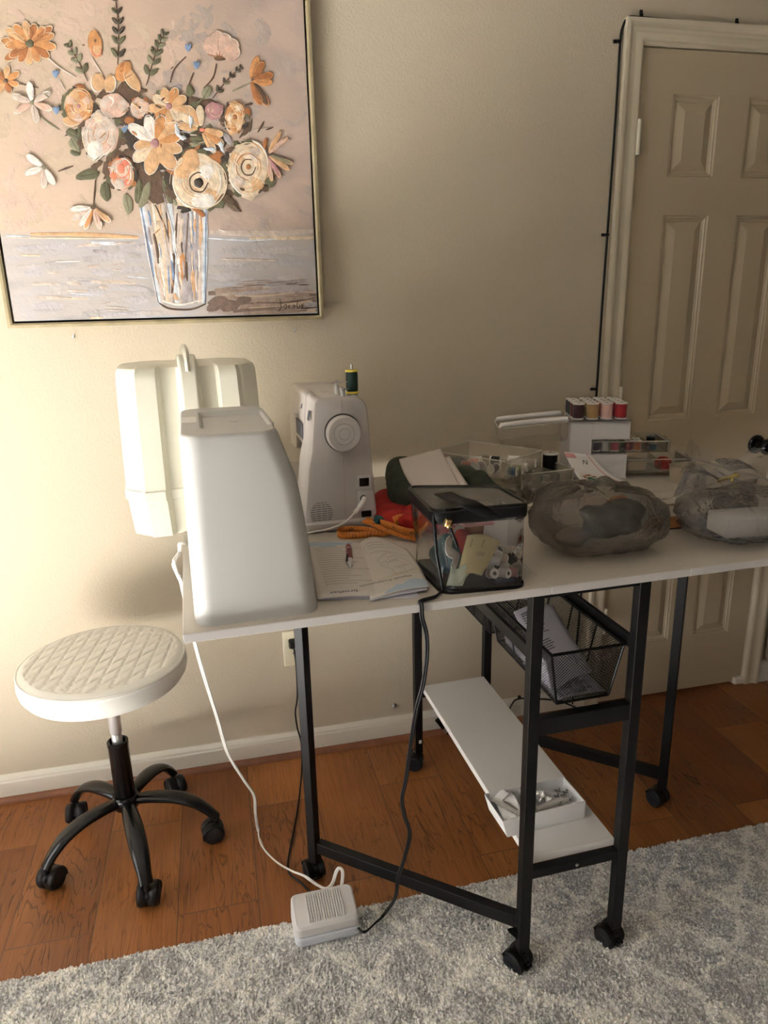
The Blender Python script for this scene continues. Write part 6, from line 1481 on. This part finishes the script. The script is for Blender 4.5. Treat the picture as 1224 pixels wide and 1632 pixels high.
t_.matrix_local = Matrix.Translation(SQ_(.50, .74) - Vector(SL) + pZ * .0022) @ Matrix((pX, pY, pZ)).transposed().to_4x4()
b = MB(SL)
m2 = [Vector(p) for p in ((1.41,-0.369,0.909), (1.478,-0.364,0.909), (1.462, -.262, .960), (1.42, -.26, .950))]

# ================================================================ white box of machine feet on the lower shelf
px_ = TW(1.148, -.785, .2872)
wbx = thing('parts_box', 'open white card box of small machine parts on the lower shelf', 'box', px_, RT + math.radians(2))
b = MB(); L_, Wd_, Hh_ = .186, .092, .043
b.bb(-L_ / 2, L_ / 2, -Wd_ / 2, Wd_ / 2, 0, .0012)
for a_ in ((-L_ / 2, L_ / 2, -Wd_ / 2, -Wd_ / 2 + .002), (-L_ / 2, L_ / 2, Wd_ / 2 - .002, Wd_ / 2), (L_ / 2 - .002, L_ / 2, -Wd_ / 2, Wd_ / 2)): b.bb(*a_, 0, Hh_)
b.add([(-L_ / 2 - .012, -Wd_ / 2, Hh_), (-L_ / 2 - .012, Wd_ / 2, Hh_), (-L_ / 2, Wd_ / 2, 0), (-L_ / 2, -Wd_ / 2, 0)], [(0, 1, 2, 3)])
b.add([(-L_ / 2 - .012, -Wd_ / 2, Hh_), (-L_ / 2, -Wd_ / 2, 0), (-L_ / 2 + .001, -Wd_ / 2, Hh_)], [(0, 1, 2)]); b.add([(-L_ / 2 - .012, Wd_ / 2, Hh_), (-L_ / 2, Wd_ / 2, 0), (-L_ / 2 + .001, Wd_ / 2, Hh_)], [(0, 1, 2)])
b.build('box_shell', 'card_white', wbx, smooth=0, solid=.0012)
b = MB(); b.grid(lambda u, v: (-.096 + .05 * u, -.044 + .088 * v, .012 + .030 * abs(math.sin(2.6 * u + 3 * v)) + .004 * v), 8, 10); b.build('tissue_lining', 'paper_white', wbx, smooth=30)
b = MB(); b.add([(-.035, -.046, .042), (-.020, .046, .042), (-.022, .046, .002), (-.037, -.046, .002)], [(0, 1, 2, 3)]); b.build('divider', 'card_white', wbx, smooth=0, solid=.001)
xm = Matrix.Translation(px_) @ Matrix.Rotation(RT + math.radians(2), 4, 'Z')
def XW(*p): return tuple(xm @ Vector(p))
def small(nm, label, cat, m_, fn, loc, **k):
    loc = XW(*loc); b = MB(); fn(b); o = b.build(nm, m_, loc=loc, rot=(0, 0, RT), **k); return tag(o, label, cat)
small('sewing_tool', 'white plastic tool lying across the box of machine parts', 'tool', 'machine2', lambda b: b.tube([(-.035, -.004, 0), (-.01, 0, .003), (.03, .006, .004), (.045, .008, .003)], .0075, 10, smooth=3), (.025, -.015, .024))
small('foil_bag', 'crumpled clear and silver bag in the middle of the box of machine parts', 'bag', 'foil', lambda b: b.grid(lambda u, v: (.030 * u - .015, .040 * v - .02, .010 * math.sin(7 * u) * math.cos(5 * v) + .012), 10, 10), (.018, .012, .022), solid=.001)
small('bobbin_case', 'pale brown moulded bobbin case at the left of the box of machine parts', 'bobbin case', 'beige', lambda b: (b.box((0, 0, 0), (.040, .016, .010), (0, 0, .2)), b.lathe([(.006, 0), (.006, .004)], (-.008, -.002, .004), 14), b.lathe([(.006, 0), (.006, .004)], (.008, .002, .004), 14)), (-.062, -.034, .020), bevel=.001)
small('screwdriver', 'thin dark screwdriver leaning in the box of machine parts', 'screwdriver', 'steel', lambda b: (b.bar((-.028, .02, .012), (.008, -.012, -.004), .003, .003), b.bar((-.030, .022, .013), (-.008, .030, .022), .0022, .0022)), (-.045, -.005, .026))
for i, (x, y) in enumerate(((.048, -.020), (.060, -.010), (.052, .002), (.070, .004), (.078, -.016), (.064, .018), (.080, .012))):
    small('presser_foot', 'small steel presser foot in the parts box, %s' % ('nearest its front wall', 'front row middle', 'leftmost on the tissue', 'middle of the heap', 'beside its right wall', 'at the back of the heap', 'back right corner')[i], 'presser foot', 'steel', lambda b: (b.box((0, 0, 0), (.010, .004, .002)), b.box((.002, 0, .004), (.003, .004, .008)), b.box((-.004, .003, .001), (.007, .0015, .003))), (x, y, .026 + .002 * (i % 3)))
b = MB(); b.grid(lambda u, v: (.036 + .06 * u, -.040 + .082 * v, .014 + .010 * math.sin(3 * u + 2 * v)), 8, 8); b.build('tissue_lining', 'paper_white', wbx, smooth=30)
